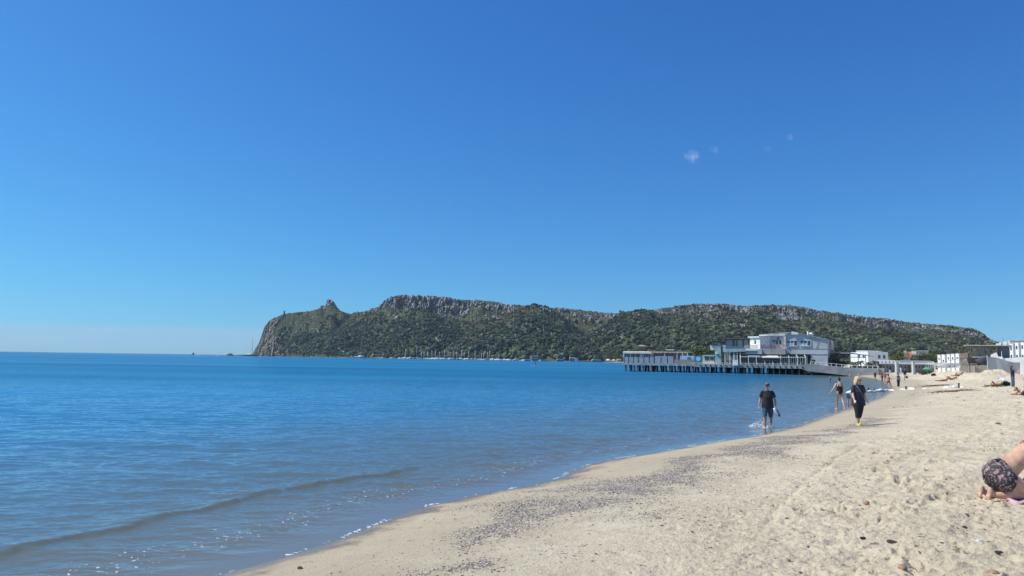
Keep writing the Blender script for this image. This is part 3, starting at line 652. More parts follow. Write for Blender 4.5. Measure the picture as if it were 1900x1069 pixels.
for k in range(15): u = u0+(u1-u0)*k/14; b_.box(u-.03, u+.03, 1.59, 1.62, zb, z0-.06)
b_.box(u0, u1, 1.58, 1.63, z0-.42, z0-.36); b_.build('balcony_railing', redp, cb)
PB().fb(1412, 646.8, 1457.3, 657.6, 1.5, rv-.01).build('balcony_wall', rustm, cb)
PB().fb(1405.6, 648, 1413, 657, .9, 1.7).build('pier_wall', grey_wall, cb)
# cream bay turned toward the sea
bm_ = Matrix.Translation((F(1391, 640, 3.3)[0], 3.3, 0)) @ Matrix.Rotation(R(-38), 4, 'Z')
z_a, z_b = F(1400, 626.5, 1.9)[1], F(1400, 649, 1.9)[1]; wd = (F(1413.5, 640, 1.6)[0]-F(1391.5, 640, 1.6)[0])/math.cos(R(38))*1.0
b_ = MB(bm_); b_.box(0.1, wd, 0, 5, z_b, z_a); b_.build('bay_wall', mat('bright_cream_plaster', (.86, .83, .74), .8, .04, 1.5), cb)
b_ = MB(bm_); b_.box(-.15, wd+.1, -.35, 5, z_a+.002, z_a+.26); b_.build('bay_roof', white_wall, cb)
q = MB(bm_).box(wd*.48, wd*.62, -.05, -.003, z_b+1.25, z_a-.55).build('window', glass, cb)
# glass lounge on the upper floor
lv = 4.6
PB().fb(1345.5, 629.8, 1389, 648, lv+.4, 12).build('lounge_wall', mat('dark_blue_panel', (.10, .12, .15), .5, .2, 1.), cb)
PB().fb(1337.5, 627.2, 1394, 629.4, lv-1.0, 12.5).build('lounge_roof', dwood, cb)
for x0, x1 in ((1346.5, 1359.5), (1362, 1366), (1367.5, 1378), (1380, 1388)): PB().fb(x0, 630.5, x1, 647, lv+.3, lv+.38).build('glazing', lglass, cb)
for x in (1344.8, 1360.8, 1366.8, 1379, 1390.5): PB().fb(x-.7, 629.4, x+.7, 647.6, lv, lv+.28).build('post', dwood, cb)
b_ = PB(); b_.fp([(1340.5, 648.5), (1345, 647.3), (1383.3, 647.3), (1383.3, 652.4), (1352, 653.6), (1342.5, 653.8)], 1.0, 12); b_.build('balcony_slab', green_wall, cb)
PB().fb(1340.8, 640.3, 1346, 648.5, 1.1, 2.2).build('balcony_post', green_wall, cb)
b_ = PB(); b_.fb(1383.4, 647, 1405.5, 650.6, .95, 3.1); b_.build('parapet', mat('bright_cream_plaster', (.86, .83, .74)), cb)
b_ = PB(); u0, z0 = F(1382, 641.2, 1.0); u1, _ = F(1405.5, 641.2, 1.0); zb = F(1395, 647, 1.0)[1]
for k in range(13): u = u0+(u1-u0)*k/12; b_.box(u-.06, u+.06, .98, 1.06, zb, z0)
b_.box(u0, u1, .96, 1.08, z0, z0+.07); b_.build('balustrade', mat('beige_timber', (.62, .56, .45)), cb)
b_ = PB(); u0, z0 = F(1346, 642.6, 1.1); u1, _ = F(1382, 642.6, 1.1); zb = F(1360, 647.4, 1.1)[1]; b_.box(u0, u1, 1.08, 1.12, zb, z0); b_.build('glass_balustrade', mat('smoked_glass', (.14, .17, .22), .15, .2), cb)
PB().fb(1383.6, 650.6, 1412, 657.5, 1.6, 3.5).build('spandrel', grey_wall, cb)
# ground floor: back wall, columns, glass room
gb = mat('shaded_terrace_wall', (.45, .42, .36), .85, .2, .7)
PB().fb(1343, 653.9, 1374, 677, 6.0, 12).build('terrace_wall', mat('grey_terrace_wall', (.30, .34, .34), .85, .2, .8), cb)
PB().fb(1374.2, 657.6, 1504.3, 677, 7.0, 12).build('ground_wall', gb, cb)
for x in (1345, 1354, 1361.5, 1367.5, 1373): PB().fb(x-.6, 653.9, x+.6, 676.5, 1.2, 1.4).build('column', whitep, cb)
PB().fb(1359.8, 658, 1364.5, 675.8, 2.0, 2.1).build('curtain', whitep, cb)
for x0, x1, yy in ((1346, 1353, 664), (1355.5, 1360, 661), (1347, 1359, 670.5)): PB().fb(x0, yy, x1, yy+1.2, 2.5, 2.6).build('glass_shelf', lglass, cb)
for k in range(13):
    x = 1447+k*4.2; PB().fb(x-.9, 660, x+.9, 677, 4.0, 4.4).build('column', cream, cb)
for x0, x1 in ((1385, 1391), (1392.5, 1397.5), (1402, 1412)): PB().fb(x0, 662, x1, 676.5, 6.9, 6.98).build('window', glass, cb)
PB().fb(1470, 666, 1500, 676.5, 6.88, 6.99).build('dark_door', glass, cb)
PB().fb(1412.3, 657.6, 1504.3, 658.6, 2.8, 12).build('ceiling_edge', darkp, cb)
# roof things
an = pthing('antenna', 'thin metal aerial on the ridge of the club building', 'antenna')
u0, z0 = F(1467.5, 617, 6); PB().tube([(u0, 6, z0-.2), (u0, 6, z0+1.5)], .045, 6).build('mast', darkp, an)
b_ = PB(); b_.tube([(u0-.4, 6, z0+1.3), (u0+.4, 6, z0+1.3)], .025, 5); b_.tube([(u0-.25, 6, z0+1.05), (u0+.25, 6, z0+1.05)], .025, 5); b_.build('arm', darkp, an)
dsh = pthing('satellite_dish', 'small white satellite dish and stub on the club roof', 'satellite dish')
u0, z0 = F(1507.5, 621.5, 6); PB().tube([(u0, 6, z0-.6), (u0, 6, z0)], .1, 8).build('stand', whitep, dsh)
b_ = PB()
b_.loft([((u0-.1, 5.9, z0), .08, .08), ((u0-.15, 5.8, z0+.15), .42, .34), ((u0-.2, 5.7, z0+.2), .5, .40), ((u0-.15, 5.83, z0+.18), .4, .3)], 16, (1, 0, 0)); b_.build('dish', whitep, dsh, True)
ch_ = pthing('chimney_pipe', 'short white pipe on the sloping club roof left of the dish', 'pipe'); u0, z0 = F(1499, 622, 6)
PB().tube([(u0, 6, z0-.5), (u0, 6, z0+.75)], .16, 10).build('pipe', whitep, ch_, True); PB().tube([(u0, 6, z0+.75), (u0, 6, z0+.85)], .24, 10).build('cap', whitep, ch_)
# ---- terrace canopy with awning
cn = pthing('terrace_canopy', 'white metal frame canopy over the pier terrace in front of the club', 'canopy')
u0, z0 = F(1374, 661.6, .6); u1, _ = F(1495, 661.6, .6); zt = F(1380, 656.5, 3.4)[1]; zd = 1.9
b_ = PB(); b_.box(u0, u1, .55, .65, z0-.1, z0+.02)
n_ = 9
for k in range(n_):
    u = u0+(u1-u0)*k/(n_-1); b_.tube([(u-.55, 3.4, zt), (u, .6, z0)], .07, 6)
b_.box(u0-.6, u1-.5, 3.35, 3.45, zt-.05, zt+.07); b_.build('frame', whitep, cn)
for k in range(n_):
    u = u0+(u1-u0)*k/(n_-1); PB().box(u-.055, u+.055, .54, .66, zd, z0-.1).build('post', whitep, cn)
b_ = PB(); ua, _ = F(1388, 660, .6); ub, _ = F(1410, 660, .6); b_.add([(ua-.5, 3.3, zt+.08), (ub-.5, 3.3, zt+.08), (ub, .62, z0+.10), (ua, .62, z0+.10), (ua-.5, 3.3, zt+.04), (ub-.5, 3.3, zt+.04), (ub, .62, z0+.06), (ua, .62, z0+.06)], [(0, 3, 2, 1), (4, 5, 6, 7), (3, 7, 6, 2), (0, 1, 5, 4), (0, 4, 7, 3), (1, 2, 6, 5)]); b_.build('sheet_roof', lglass, cn)
aw_ = pthing('awning', 'beige canvas awning with its shade as a dark sheet under the terrace canopy', 'awning')
b_ = PB(); ua, za = F(1415, 663.4, .3); ub, _ = F(1446, 663.4, .3); zb = F(1410, 657.6, 2.8)[1]
b_.add([(ua-.9, 2.8, zb+.1), (ub-.9, 2.8, zb+.1), (ub, .3, za+.05), (ua, .3, za+.05), (ua-.9, 2.8, zb+.06), (ub-.9, 2.8, zb+.06), (ub, .3, za-.1), (ua, .3, za-.1)], [(0, 3, 2, 1), (4, 5, 6, 7), (3, 7, 6, 2), (0, 1, 5, 4), (0, 4, 7, 3), (1, 2, 6, 5)]); b_.build('canvas', awnm, aw_)
PB().fb(1415.6, 664.2, 1444.8, 669.8, .45, .5).build('awning_shade', mat('navy_canvas_and_shade', (.045, .055, .085), .8, .1, 2.), aw_)  # dark sheet put in for the shade beneath the awning
# terrace furniture seen under the canopy
rr_ = random.Random(8)
tb0 = None
places = ['beside the white curtain', 'under the clear end of the canopy', 'left of the awning', 'under the awning', 'right of the awning', 'before the cream columns', 'near the potted palm', 'at the right end of the terrace']
for k, x in enumerate((1378, 1390, 1402, 1425, 1452, 1464, 1478, 1488)):
    u, _ = F(x, 676, 2.2)
    if tb0 is None:
        tb0 = pthing('terrace_table', 'small pale table on the pier terrace '+places[0], 'table', 'tables on the pier terrace')
        MB().box(-.45, .45, -.4, .4, .70, .75).build('table_top', mat('mauve_cloth', (.34, .30, .36), .8), tb0); MB().tube([(0, 0, 0), (0, 0, .7)], .06, 8).build('leg', darkp, tb0)
        tb0.matrix_world = PM @ Matrix.Translation((u, 2.2, 1.9))
    else:
        c = dup(tb0, (0, 0, 0), 0, 'small pale table on the pier terrace '+places[k], 'tables on the pier terrace'); c.matrix_world = PM @ Matrix.Translation((u, 2.2, 1.9))
# ---- promenade ramp wall with railing
UR = F(1630, 690)[0]
pw = pthing('promenade_wall', 'long curved grey retaining wall with a white railing beside the pier', 'wall')
b_ = PB(); n_ = 12; top = []; bot = []
for k in range(n_+1):
    x = 1490+(1631-1490)*k/n_; yt = np.interp(x, [1490, 1500, 1572, 1631], [676.5, 674.8, 682.0, 684.5]); yb = np.interp(x, [1490, 1500, 1578, 1600, 1631], [686, 688.6, 697.6, 702, 702])
    top.append(F(x, yt)); bot.append(F(x, yb))
b_.prism(bot+top[::-1], 'y', -.35, .4); b_.build('wall', mat('pale_grey_concrete', (.33, .34, .34), .85, .15, .6, .2), pw)
b_ = PB()
for k in range(14):
    x = 1504+k*9.6; yt = float(np.interp(x, [1490, 1500, 1572, 1631], [676.5, 674.8, 682.0, 684.5])); u, z = F(x, yt, 0.)
    b_.box(u-.06, u+.06, -.08, .04, z, z+.55)
    if k: b_.tube([(pu, -.02, pz+.5), (u, -.02, z+.5)], .03, 5)
    pu, pz = u, z
b_.build('railing', whitep, pw)
# dark underside wall (boards below the ramp)
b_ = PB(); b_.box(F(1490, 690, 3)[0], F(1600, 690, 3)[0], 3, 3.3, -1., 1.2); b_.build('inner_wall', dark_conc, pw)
ud = F(1495, 680)[0]
b_ = PB(); b_.box(UE, UR+1, .45, 16, .5, 1.62); b_.build('promenade_floor', concrete, pw)
# short mooring posts standing in the water before the wall
for k, (x, y0, y1) in enumerate(((1539.5, 700.5, 705.5), (1576.8, 694.8, 699.3), (1593, 693.4, 700.4))):
    p = G(x, y1, 0); hgt = (y1-y0)/FPX*p[1]
    t = thing('mooring_post', ['short leaning post in the water nearest the beach', 'pale stub post at the foot of the promenade wall', 'tall pale post just right of the stub post by the promenade wall'][k], 'post', (p[0], p[1], -.3), 0, 'posts in the shallows by the pier')
    MB().tube([(0, 0, -.3), (.12 if k == 0 else 0, 0, hgt+.3)], .11, 8).build('post', concrete if k else dark_conc, t, True); MB().tube([(.12 if k == 0 else 0, 0, hgt+.3), (.12 if k == 0 else 0, 0, hgt+.36)], .13, 8).build('cap', whitep, t)
# ---- rear canopy and planting on the promenade
rc = pthing('flat_roof_shelter', 'long thin flat roofed grey shelter behind the promenade wall', 'shelter')
b_ = PB(); b_.fp([(1536.8, 653), (1580, 654.5), (1620, 660.5), (1620, 661.3), (1580, 656.5), (1536.8, 655.2)], 8, 16); b_.build('roof', roofm, rc)
PB().fb(1536.8, 655.4, 1576, 665, 12, 12.4).build('wall', mat('taupe_plaster', (.36, .33, .30), .9, .15, 1.), rc)
PB().fb(1536.8, 665, 1557, 680, 11.6, 11.9).build('white_panel', white_wall, rc)
for x in (1558, 1571, 1592, 1606): PB().fb(x-.6, 656.6, x+.6, 683, 8.4, 8.7).build('post', concrete, rc)
b_ = PB(); b_.fb(1574, 662.2, 1606, 663.3, 7, 10); b_.build('lower_roof', roofm, rc)
# ---- leafy things: a crown of leaf faces and a stem
leafm = vmat('leaf_green', .7, scale=3., amp=.3)
def leaf_cloud(name, n, cen, rad, size, col, m, parent, seed, droop=0.):
    rg = np.random.default_rng(seed); d = rg.normal(size=(n, 3)); d /= np.linalg.norm(d, axis=1)[:, None]
    lump = 1+.28*np.sin(d[:, 0]*5+seed)*np.cos(d[:, 2]*4+seed*2)+.15*np.sin(d[:, 1]*9)
    p = np.array(cen)+d*np.array(rad)*(rg.random(n)**.4*lump)[:, None]
    a = rg.normal(size=(n, 3)); a /= np.linalg.norm(a, axis=1)[:, None]; b2 = np.cross(a, rg.normal(size=(n, 3))); b2 /= np.linalg.norm(b2, axis=1)[:, None]
    s_ = size*rg.uniform(.6, 1.4, (n, 1)); V = np.stack([p-a*s_, p+b2*s_*.5, p+a*s_, p-b2*s_*.5], 1).reshape(-1, 3)
    tt = np.repeat(np.array(col)*rg.uniform(.6, 1.45, (n, 1)), 4, 0); tt = np.hstack([tt, np.ones((len(tt), 1))])
    o = np_mesh(name, V, np.arange(4*n).reshape(n, 4), m, False, {'tint': ('FLOAT_COLOR', tt)})
    if parent is not None: o.parent = parent
    return o
bark = mat('bark', (.13, .10, .08), .9, .3, 6.)
def bush(loc, w, h, label, seed, col=(.05, .065, .03), cat='bush', name='bush', group=None, n=700):
    t = thing(name, label, cat, loc, 0, group)
    leaf_cloud('foliage', n, (0, 0, h*.55), (w/2, w/2, h*.48), max(.12, w*.045), col, leafm, t, seed)
    MB().tube([(0, 0, -.2), (0, 0, h*.4)], [w*.05, w*.03], 7).build('stem', bark, t)
    return t
def at_uv(x, y, vv, dz=0):
    u, z = F(x, y, vv); p = PM @ Vector((u, vv, z+dz)); return (p.x, p.y, p.z)
bush(at_uv(1546, 681.5, 5.5), 3.1, 2.2, 'round dark bush against the club building and the white panel', 31, (.03, .045, .028))
bush(at_uv(1562, 682.5, 5.5), 2.2, 1.4, 'low dark bush right of the round bush on the promenade', 32, (.04, .05, .03))
def palm(loc, h, label, seed, group=None, fr=14, L=1.3, name='palm_tree'):
    t = thing(name, label, 'palm', loc, 0, group); rg = random.Random(seed)
    MB().tube([(0, 0, -.3), (.05, 0, h*.5), (0, 0, h)], [.16, .13, .12], 8).build('trunk', bark, t, True)
    b_ = MB()
    for k in range(fr):
        a = 2*math.pi*k/fr+rg.uniform(-.2, .2); up = rg.uniform(.1, .9); pts = []
        for i in range(6):
            q = i/5; rr0 = L*q*(1-.15*q); zz = h+up*L*q-1.1*L*q*q*(.6+.4*(1-up)); pts.append(Vector((rr0*math.cos(a), rr0*math.sin(a), zz)))
        sd_ = Vector((-math.sin(a), math.cos(a), 0))
        for i in range(5):
            for sgn in (-1, 1):
                m_ = (pts[i]+pts[i+1])/2; l_ = .42*L*math.sin(math.pi*(i+.7)/6.2)
                b_.add([pts[i], pts[i+1], m_+sd_*sgn*l_+Vector((0, 0, -l_*.5))], [(0, 1, 2)])
        b_.tube(pts, [.03]*5+[.01], 4)
    b_.build('fronds', mat('palm_green', (.06, .075, .035), .6, .3, 5.), t)
    return t
for k, (x, lb) in enumerate(((1585, 'leftmost small palm in the row on the promenade'), (1597, 'second small palm from the left on the promenade'), (1613, 'third small palm in front of the white stepped house'), (1624, 'rightmost small palm at the end of the promenade wall'))):
    palm(at_uv(x, 683.8, 4.5), 1.15+.2*(k % 2), lb, 40+k, 'small palms on the promenade', L=1.0)
palm(at_uv(1508.5, 677.0, 1.6), .95, 'dark potted palm at the right end of the pier terrace', 50, L=.7, name='potted_palm')
b_ = PB(); b_.fb(1577, 679.5, 1629, 683.4, 6.5, 6.7); hd = b_.build('hedge_screen', mat('dark_hedge', (.03, .035, .025), .9, .4, 4., .6)); hd.matrix_world = PM; tag(hd, 'low dark hedge behind the small palms on the promenade', 'hedge')
# ================================================================== TOWN ALONG THE BEACH
def face_box(b_, x, ytop, ybot, D, ang, wid, dep):
    """block whose near-left corner projects at picture x; front face turned by ang about z"""
    p = P(x, ybot, D); return Matrix.Translation((p[0], p[1], 0)) @ Matrix.Rotation(ang, 4, 'Z'), ZY(x, ytop, D), ZY(x, ybot, D)
def corner_frame(x, D, ang):
    p = P(x, 680, D); return Matrix.Translation((p[0], p[1], 0)) @ Matrix.Rotation(ang, 4, 'Z')
def put(t, M): t.matrix_world = M
bright = mat('bright_white_plaster', (.82, .82, .80), .8, .05, 1., .05)
winm = glass
def zz(y, D, x=1700): return ZY(x, y, D)
# white stepped house: lit face turned to the sea, shaded face turned away. corner at x=1613
D = 230.; M = corner_frame(1611, D, R(22)); t = thing('white_house', 'white flat roofed stepped house behind the promenade palms', 'house'); put(t, M)
m_px = D/FPX
zt, zb = zz(651.2, D, 1613), .2
MB().box(-.0, 3.9, 0.0, 4.4, zb, zt).build('wall', bright, t)       # main block; -x face looks to the sea
L_ = 5.6
MB().box(3.9, 8.8, .3, 5, zb, zz(652.6, D, 1620)).build('side_wall', bright, t)
MB().box(0.3, 4.2, 4.4, 7.0, zb, zz(653.6, D, 1600)).build('rear_block', bright, t)
MB().box(5.2, 7., .8, 3, zz(652.6, D, 1620), zz(651.3, D, 1620)).build('roof_box', bright, t)
MB().box(-.15, 4.05, -.15, 4.55, zt, zt+.12).build('parapet', white_wall, t)
for u in (1.2, 3.): MB().box(-.06, -.003, u, u+.8, zt-2.2, zt-1.2).build('window', winm, t)
for u in (4.6, 6.7): MB().box(u, u+.9, .22, .296, zt-2.3, zt-1.2).build('window', winm, t)
# long low beach cabins: bright fascia band with little windows over a dark gallery
D = 172.; x0, x1 = 1627., 1737.
MR = Matrix.Identity(4); AZ = 0.
def face(x):
    "turn the local frame so that its y axis runs away along the sight line at picture x"
    global MR, AZ
    d = ray(x, 680); AZ = math.atan2(d[0], d[1]); MR = Matrix.Rotation(-AZ, 4, 'Z')
def PL(x, y, D):
    d = ray(x, y); dx = d[0]*math.cos(AZ)-d[1]*math.sin(AZ); dy = d[0]*math.sin(AZ)+d[1]*math.cos(AZ); D2 = D/math.cos(AZ); t = D2/dy
    return np.array([dx*t, D2, H+d[2]*t])
def row(t, x0, x1, y0, y1, D, d0, d1, m, name):
    xa, xb = PL(x0, 680, D+d0)[0], PL(x1, 680, D+d0)[0]; xm = (x0+x1)/2; D2 = D/math.cos(AZ)
    return MB(MR).box(xa, xb, D2+d0, D2+d1, PL(xm, y1, D)[2], PL(xm, y0, D)[2]).build(name, m, t)
face(1680)
t = thing('bathing_cabins', 'long white two storey row of beach cabins over a dark gallery', 'cabins')
row(t, 1627, 1661, 668.5, 676, D, 0, 6, bright, 'upper_wall'); row(t, 1661.2, 1667, 668.8, 676, D, .8, 6, grey_wall, 'link_wall'); row(t, 1667.2, 1733, 670.4, 676.3, D, .3, 6, bright, 'upper_wall')
row(t, 1668, 1728, 669.2, 670.3, D, .2, 6, mat('pale_teal_fascia', (.45, .58, .58), .7), 'roof_edge')
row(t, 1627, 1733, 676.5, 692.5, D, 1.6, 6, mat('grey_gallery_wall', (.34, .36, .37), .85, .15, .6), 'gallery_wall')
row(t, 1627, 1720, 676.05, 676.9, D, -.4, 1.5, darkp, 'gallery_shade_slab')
for x in (1630, 1636.5, 1643.5, 1650.5, 1657.3): row(t, x-.6, x+.6, 670, 673, D, -.05, -.003, winm, 'window')
for k in range(15):
    x = 1632+k*6.6
    if 1660 < x < 1668: continue
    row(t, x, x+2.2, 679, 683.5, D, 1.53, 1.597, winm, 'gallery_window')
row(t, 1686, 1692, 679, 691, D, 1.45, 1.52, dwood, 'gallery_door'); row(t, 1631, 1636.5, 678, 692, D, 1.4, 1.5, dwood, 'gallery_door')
# small porch posts at right
for k in range(9): row(t, 1717+k*4.4, 1719+k*4.4, 677.5, 682.5, D, 1.2, 1.4, bright, 'porch_post')
# concrete posts on the sand in front
for k, (x, y0, y1) in enumerate(((1664, 670.7, 691.5), (1695, 671, 692))):
    Dp = 146.; p = P(x, y1, Dp); t = thing('concrete_post', ['thick square concrete post before the cabins, the left one', 'thick square concrete post before the cabins, the right one'][k], 'post', (p[0], p[1], 0), .2, 'concrete posts before the cabins')
    zt = ZY(x, y0, Dp); MB().box(-.23, .23, -.23, .23, .2, zt).build('shaft', mat('sunlit_concrete', (.55, .54, .50), .85, .12, 3.), t); MB().box(-.38, .38, -.38, .38, .3, .9).build('foot', mat('sunlit_concrete', (.55, .54, .50)), t)
# orange and cream houses farther back
face(1705)
D = 330.
t = thing('hill_house', 'orange and cream house with a long grey upper wall below the wooded slope', 'house')
row(t, 1677.5, 1683, 650.8, 664, D, 0, 6, mat('ochre_plaster', (.50, .42, .30), .8), 'tower'); row(t, 1683.2, 1692, 652.5, 664, D, .6, 7, mat('orange_plaster', (.62, .30, .18), .8, .1), 'wall')
row(t, 1692.2, 1701, 651.8, 658, D, 0, 7, cream, 'wall'); row(t, 1701.2, 1724, 651.2, 659, D, .2, 7, grey_wall, 'upper_wall'); row(t, 1699, 1724, 650.7, 651.2, D, -.2, 7, bright, 'parapet')
row(t, 1691, 1733, 657.6, 659.7, D, -2.5, 5, mat('brown_tile', (.25, .17, .13), .85, .2, 2.), 'roof'); row(t, 1694, 1730, 659.8, 666, D, -.2, 4, mat('mauve_brown_plaster', (.30, .22, .20), .85, .15), 'lower_wall')
for x in (1697, 1703, 1709, 1716, 1723): row(t, x-1, x+1, 661, 664, D, -.27, -.205, winm, 'window')
row(t, 1730, 1741, 657.6, 667, D, 1, 6, mat('taupe_plaster', (.36, .33, .30)), 'annex'); row(t, 1709, 1738, 664.3, 668.5, D, -4, -3, mat('ochre_plaster', (.5, .42, .3)), 'garden_wall')
face(1668)
D = 300.
t = thing('low_house', 'low brown roofed house left of the orange house', 'house')
row(t, 1648, 1690, 662.6, 669, D, 0, 6, mat('taupe_plaster', (.36, .33, .30)), 'wall'); row(t, 1645, 1692, 661.8, 662.9, D, -.8, 6.5, mat('brown_tile', (.25, .17, .13)), 'roof'); row(t, 1667.5, 1670, 658.6, 661.8, D, 1, 2.5, bright, 'chimney')
for x in (1655, 1664, 1674, 1683): row(t, x-1.3, x+1.3, 664, 667, D, -.06, -.003, winm, 'window')
# sawtooth white villas
D = 212.
labs = ['leftmost narrow block of the white sawtooth villas', 'second block of the white sawtooth villas, with two dark windows', 'third block from the left of the white sawtooth villas', 'fourth block from the left of the white sawtooth villas', 'rightmost wider block of the white sawtooth villas']
for k, (x, yt) in enumerate(((1745.5, 659), (1753.5, 658.6), (1763, 658), (1771, 657.7), (1779.5, 657.3))):
    M = corner_frame(x, D-k*1.5, R(12)); t = thing('white_villa', labs[k], 'villa', group='white sawtooth villas'); put(t, M)
    zt = ZY(x, yt, D); MB().box(0, .8, 0, 1.05, .3, zt).build('wall', bright, t); MB().box(-.06, .86, -.06, 1.1, zt, zt+.1).build('parapet', white_wall, t)
    if k == 1:
        for z_ in (.45, .62): MB().box(-.06, -.003, .25, .75, .3+(zt-.3)*z_, .3+(zt-.3)*z_+.5).build('window', winm, t)
    else: MB().box(-.06, -.003, .35, .7, zt-1.4, zt-.8).build('window', winm, t)
    MB().box(.8, 1.5, .5, 1.6, .3, zt-.6).build('side_wall', grey_wall, t)  # grey flank: the shaded side of the white block, put into its colour
face(1757)
t = thing('beach_terrace', 'white walled terrace below the sawtooth villas', 'terrace')
D = 190.; row(t, 1733, 1783, 673.5, 683, D, 0, 4, bright, 'wall')
b_ = MB(MR); xa, xb = PL(1728, 680, D)[0], PL(1783, 680, D)[0]; DD = D/math.cos(AZ)
b_.add([(xa, DD-.5, ZY(1728, 677.5, D)), (xb, DD-.5, ZY(1783, 664, D)), (xb, DD-.2, ZY(1783, 664, D)), (xa, DD-.2, ZY(1728, 677.5, D)), (xa, DD-.5, ZY(1728, 678.3, D)), (xb, DD-.5, ZY(1783, 665, D)), (xb, DD-.2, ZY(1783, 665, D)), (xa, DD-.2, ZY(1728, 678.3, D))], [(0, 1, 2, 3), (7, 6, 5, 4), (0, 4, 5, 1), (3, 2, 6, 7), (0, 3, 7, 4), (1, 5, 6, 2)]); b_.build('ramp_rail', mat('taupe_plaster', (.36, .33, .30)), t)
for x in (1737, 1745, 1753, 1762, 1771): row(t, x-1, x+1, 678.5, 681, D, -.06, -.003, winm, 'window')
# green beach umbrella
p = P(1721.5, 690, 150); t = thing('beach_umbrella', 'green beach umbrella open beside low brown bushes', 'umbrella', (p[0], p[1], .5))
b_ = MB(); n_ = 16; zt = ZY(1721, 681.2, 150)-.5; V = [(0, 0, zt)]
for i, (r_, dz) in enumerate(((.35, .06), (.7, .2), (.98, .42))): V += [(r_*math.cos(2*math.pi*k/n_), r_*math.sin(2*math.pi*k/n_), zt-dz-(.05 if (i == 2 and k % 2) else 0)) for k in range(n_)]
Fc = [(0, 1+k, 1+(k+1) % n_) for k in range(n_)]+[(1+i*n_+k, 1+(i+1)*n_+k, 1+(i+1)*n_+(k+1) % n_, 1+i*n_+(k+1) % n_) for i in range(2) for k in range(n_)]
b_.add(V, Fc); b_.build('canopy', mat('green_canvas', (.07, .32, .14), .8, .1, 3.), t); MB().tube([(0, 0, -.3), (0, 0, zt)], .025, 6).build('pole', whitep, t)
for k, (x, y, w_) in enumerate(((1710, 691.5, 1.3), (1716, 691, .9), (1728, 690.5, 1.2))):
    p = P(x, y, 140); bush((p[0], p[1], gz(p[0], p[1])), w_, w_*.65, ['widest low brown bush left of the green umbrella', 'small low brown bush nearest the green umbrella', 'low brown bush right of the green umbrella'][k], 60+k, (.13, .12, .06), n=260)
# wrack fence / wooden palisade
face(1808); D = 158.
t = thing('palisade_fence', 'weathered upright board fence below the wooden beach house', 'fence')
for i, (xa, xb) in enumerate(((1782, 1798), (1798.5, 1809), (1809.5, 1832))):
    b_ = MB(MR); a, c = PL(xa, 690, D)[0], PL(xb, 690, D)[0]; DD = D/math.cos(AZ); n_ = max(4, int((c-a)/.22)); rr_ = random.Random(i)
    for k in range(n_):
        x = a+(c-a)*k/n_; z1 = ZY(xa, 677.5, D)+rr_.uniform(-.08, .08); b_.box(x, x+(c-a)/n_*.86, DD-.05+(.3 if i == 1 else 0)*-1, DD, .1, z1)
    b_.build('board_panel', wood, t)
for x in (1798.2, 1809.2): row(t, x-.4, x+.4, 676.5, 692, D, -.5, -.36, dwood, 'post')
# wooden beach house on stilts
face(1836); D = 166.
t = thing('wooden_beach_house', 'grey wooden beach house with a flat roof on slim posts', 'beach house')
row(t, 1789, 1880, 640.3, 642.2, D, -1.2, 10, mat('grey_timber_roof', (.42, .41, .38), .85, .15, 1.), 'roof'); row(t, 1793, 1873, 642.3, 643.5, D, -.6, 9, dwood, 'eaves')
row(t, 1797, 1832, 661.5, 664.3, D, -.6, 8, wood, 'deck'); row(t, 1851, 1875, 644, 664, D, .4, 8, mat('dark_blue_panel', (.10, .12, .15)), 'glazed_room'); row(t, 1850, 1852, 643.5, 664.5, D, .1, .5, wood, 'corner_post')
for k, x in enumerate((1798, 1802, 1806.5, 1810, 1820, 1826, 1833, 1838, 1843)): row(t, x-.6, x+.6, 643.5, 661.4, D, -.3 if k < 4 else 1.0, -.05 if k < 4 else 1.25, wood, 'post')
for k, x in enumerate((1812.5, 1817, 1823, 1829, 1836)): row(t, x-1, x+1, 650, 661, D, 4, 4.3, bright, 'pillar')
row(t, 1797, 1811, 664.5, 676, D, -.1, 6, mat('taupe_board', (.33, .29, .25), .9, .2, 2.), 'lower_wall'); row(t, 1811.3, 1832, 664.5, 690, D, .3, 6, mat('grey_board', (.30, .31, .31), .9, .2, 2.), 'lower_wall')
row(t, 1812, 1832, 666.8, 667.6, D, .05, .25, whitep, 'rail')
b_ = MB(MR); a, c = PL(1812, 680, D-.4)[0], PL(1832, 680, D-.4)[0]; DD = D/math.cos(AZ); b_.loft([((a, DD-.5, ZY(1812, 674, D)), .6, .9), ((a*.7+c*.3, DD-.5, ZY(1818, 672.2, D)), .85, .9), ((c, DD-.5, ZY(1832, 669.5, D)), .9, .9)], 14, (0, 1, 0)); b_.build('rolled_tarpaulin', mat('navy_canvas_and_shade', (.045, .055, .085)), t, True)
row(t, 1800, 1812.5, 674.0, 675.6, D, -1., -.2, mat('pink_plaster', (.62, .53, .50)), 'awning')
face(1789)
t = thing('wooden_stair_box', 'brown wooden stair box leaning on the left of the wooden beach house', 'stair box')
b_ = MB(MR); a, c = PL(1782, 680, D)[0], PL(1796.5, 680, D)[0]; DD = D/math.cos(AZ)
b_.prism([(a, ZY(1782, 657, D)), (a, .3), (c, .3), (c, ZY(1796, 653.8, D))], 'y', DD+.2, DD+4); b_.build('wall', mat('brown_board', (.34, .24, .18), .9, .15, 2.), t)
b_ = MB(MR); b_.prism([(a-.1, ZY(1782, 665.2, D)), (a-.1, ZY(1782, 664.2, D)), (c, ZY(1796, 661.6, D)), (c, ZY(1796, 662.6, D))], 'y', DD-.1, DD+.15); b_.build('hand_rail', wood, t)
b_ = MB(MR); b_.prism([(a+.3, ZY(1782, 666, D)), (a, ZY(1782, 677, D)), (c+.1, ZY(1796, 676, D)), (c-.3, ZY(1796, 664, D))], 'y', DD-.05, DD+.18); b_.build('lower_panel', mat('taupe_board', (.33, .29, .25)), t)
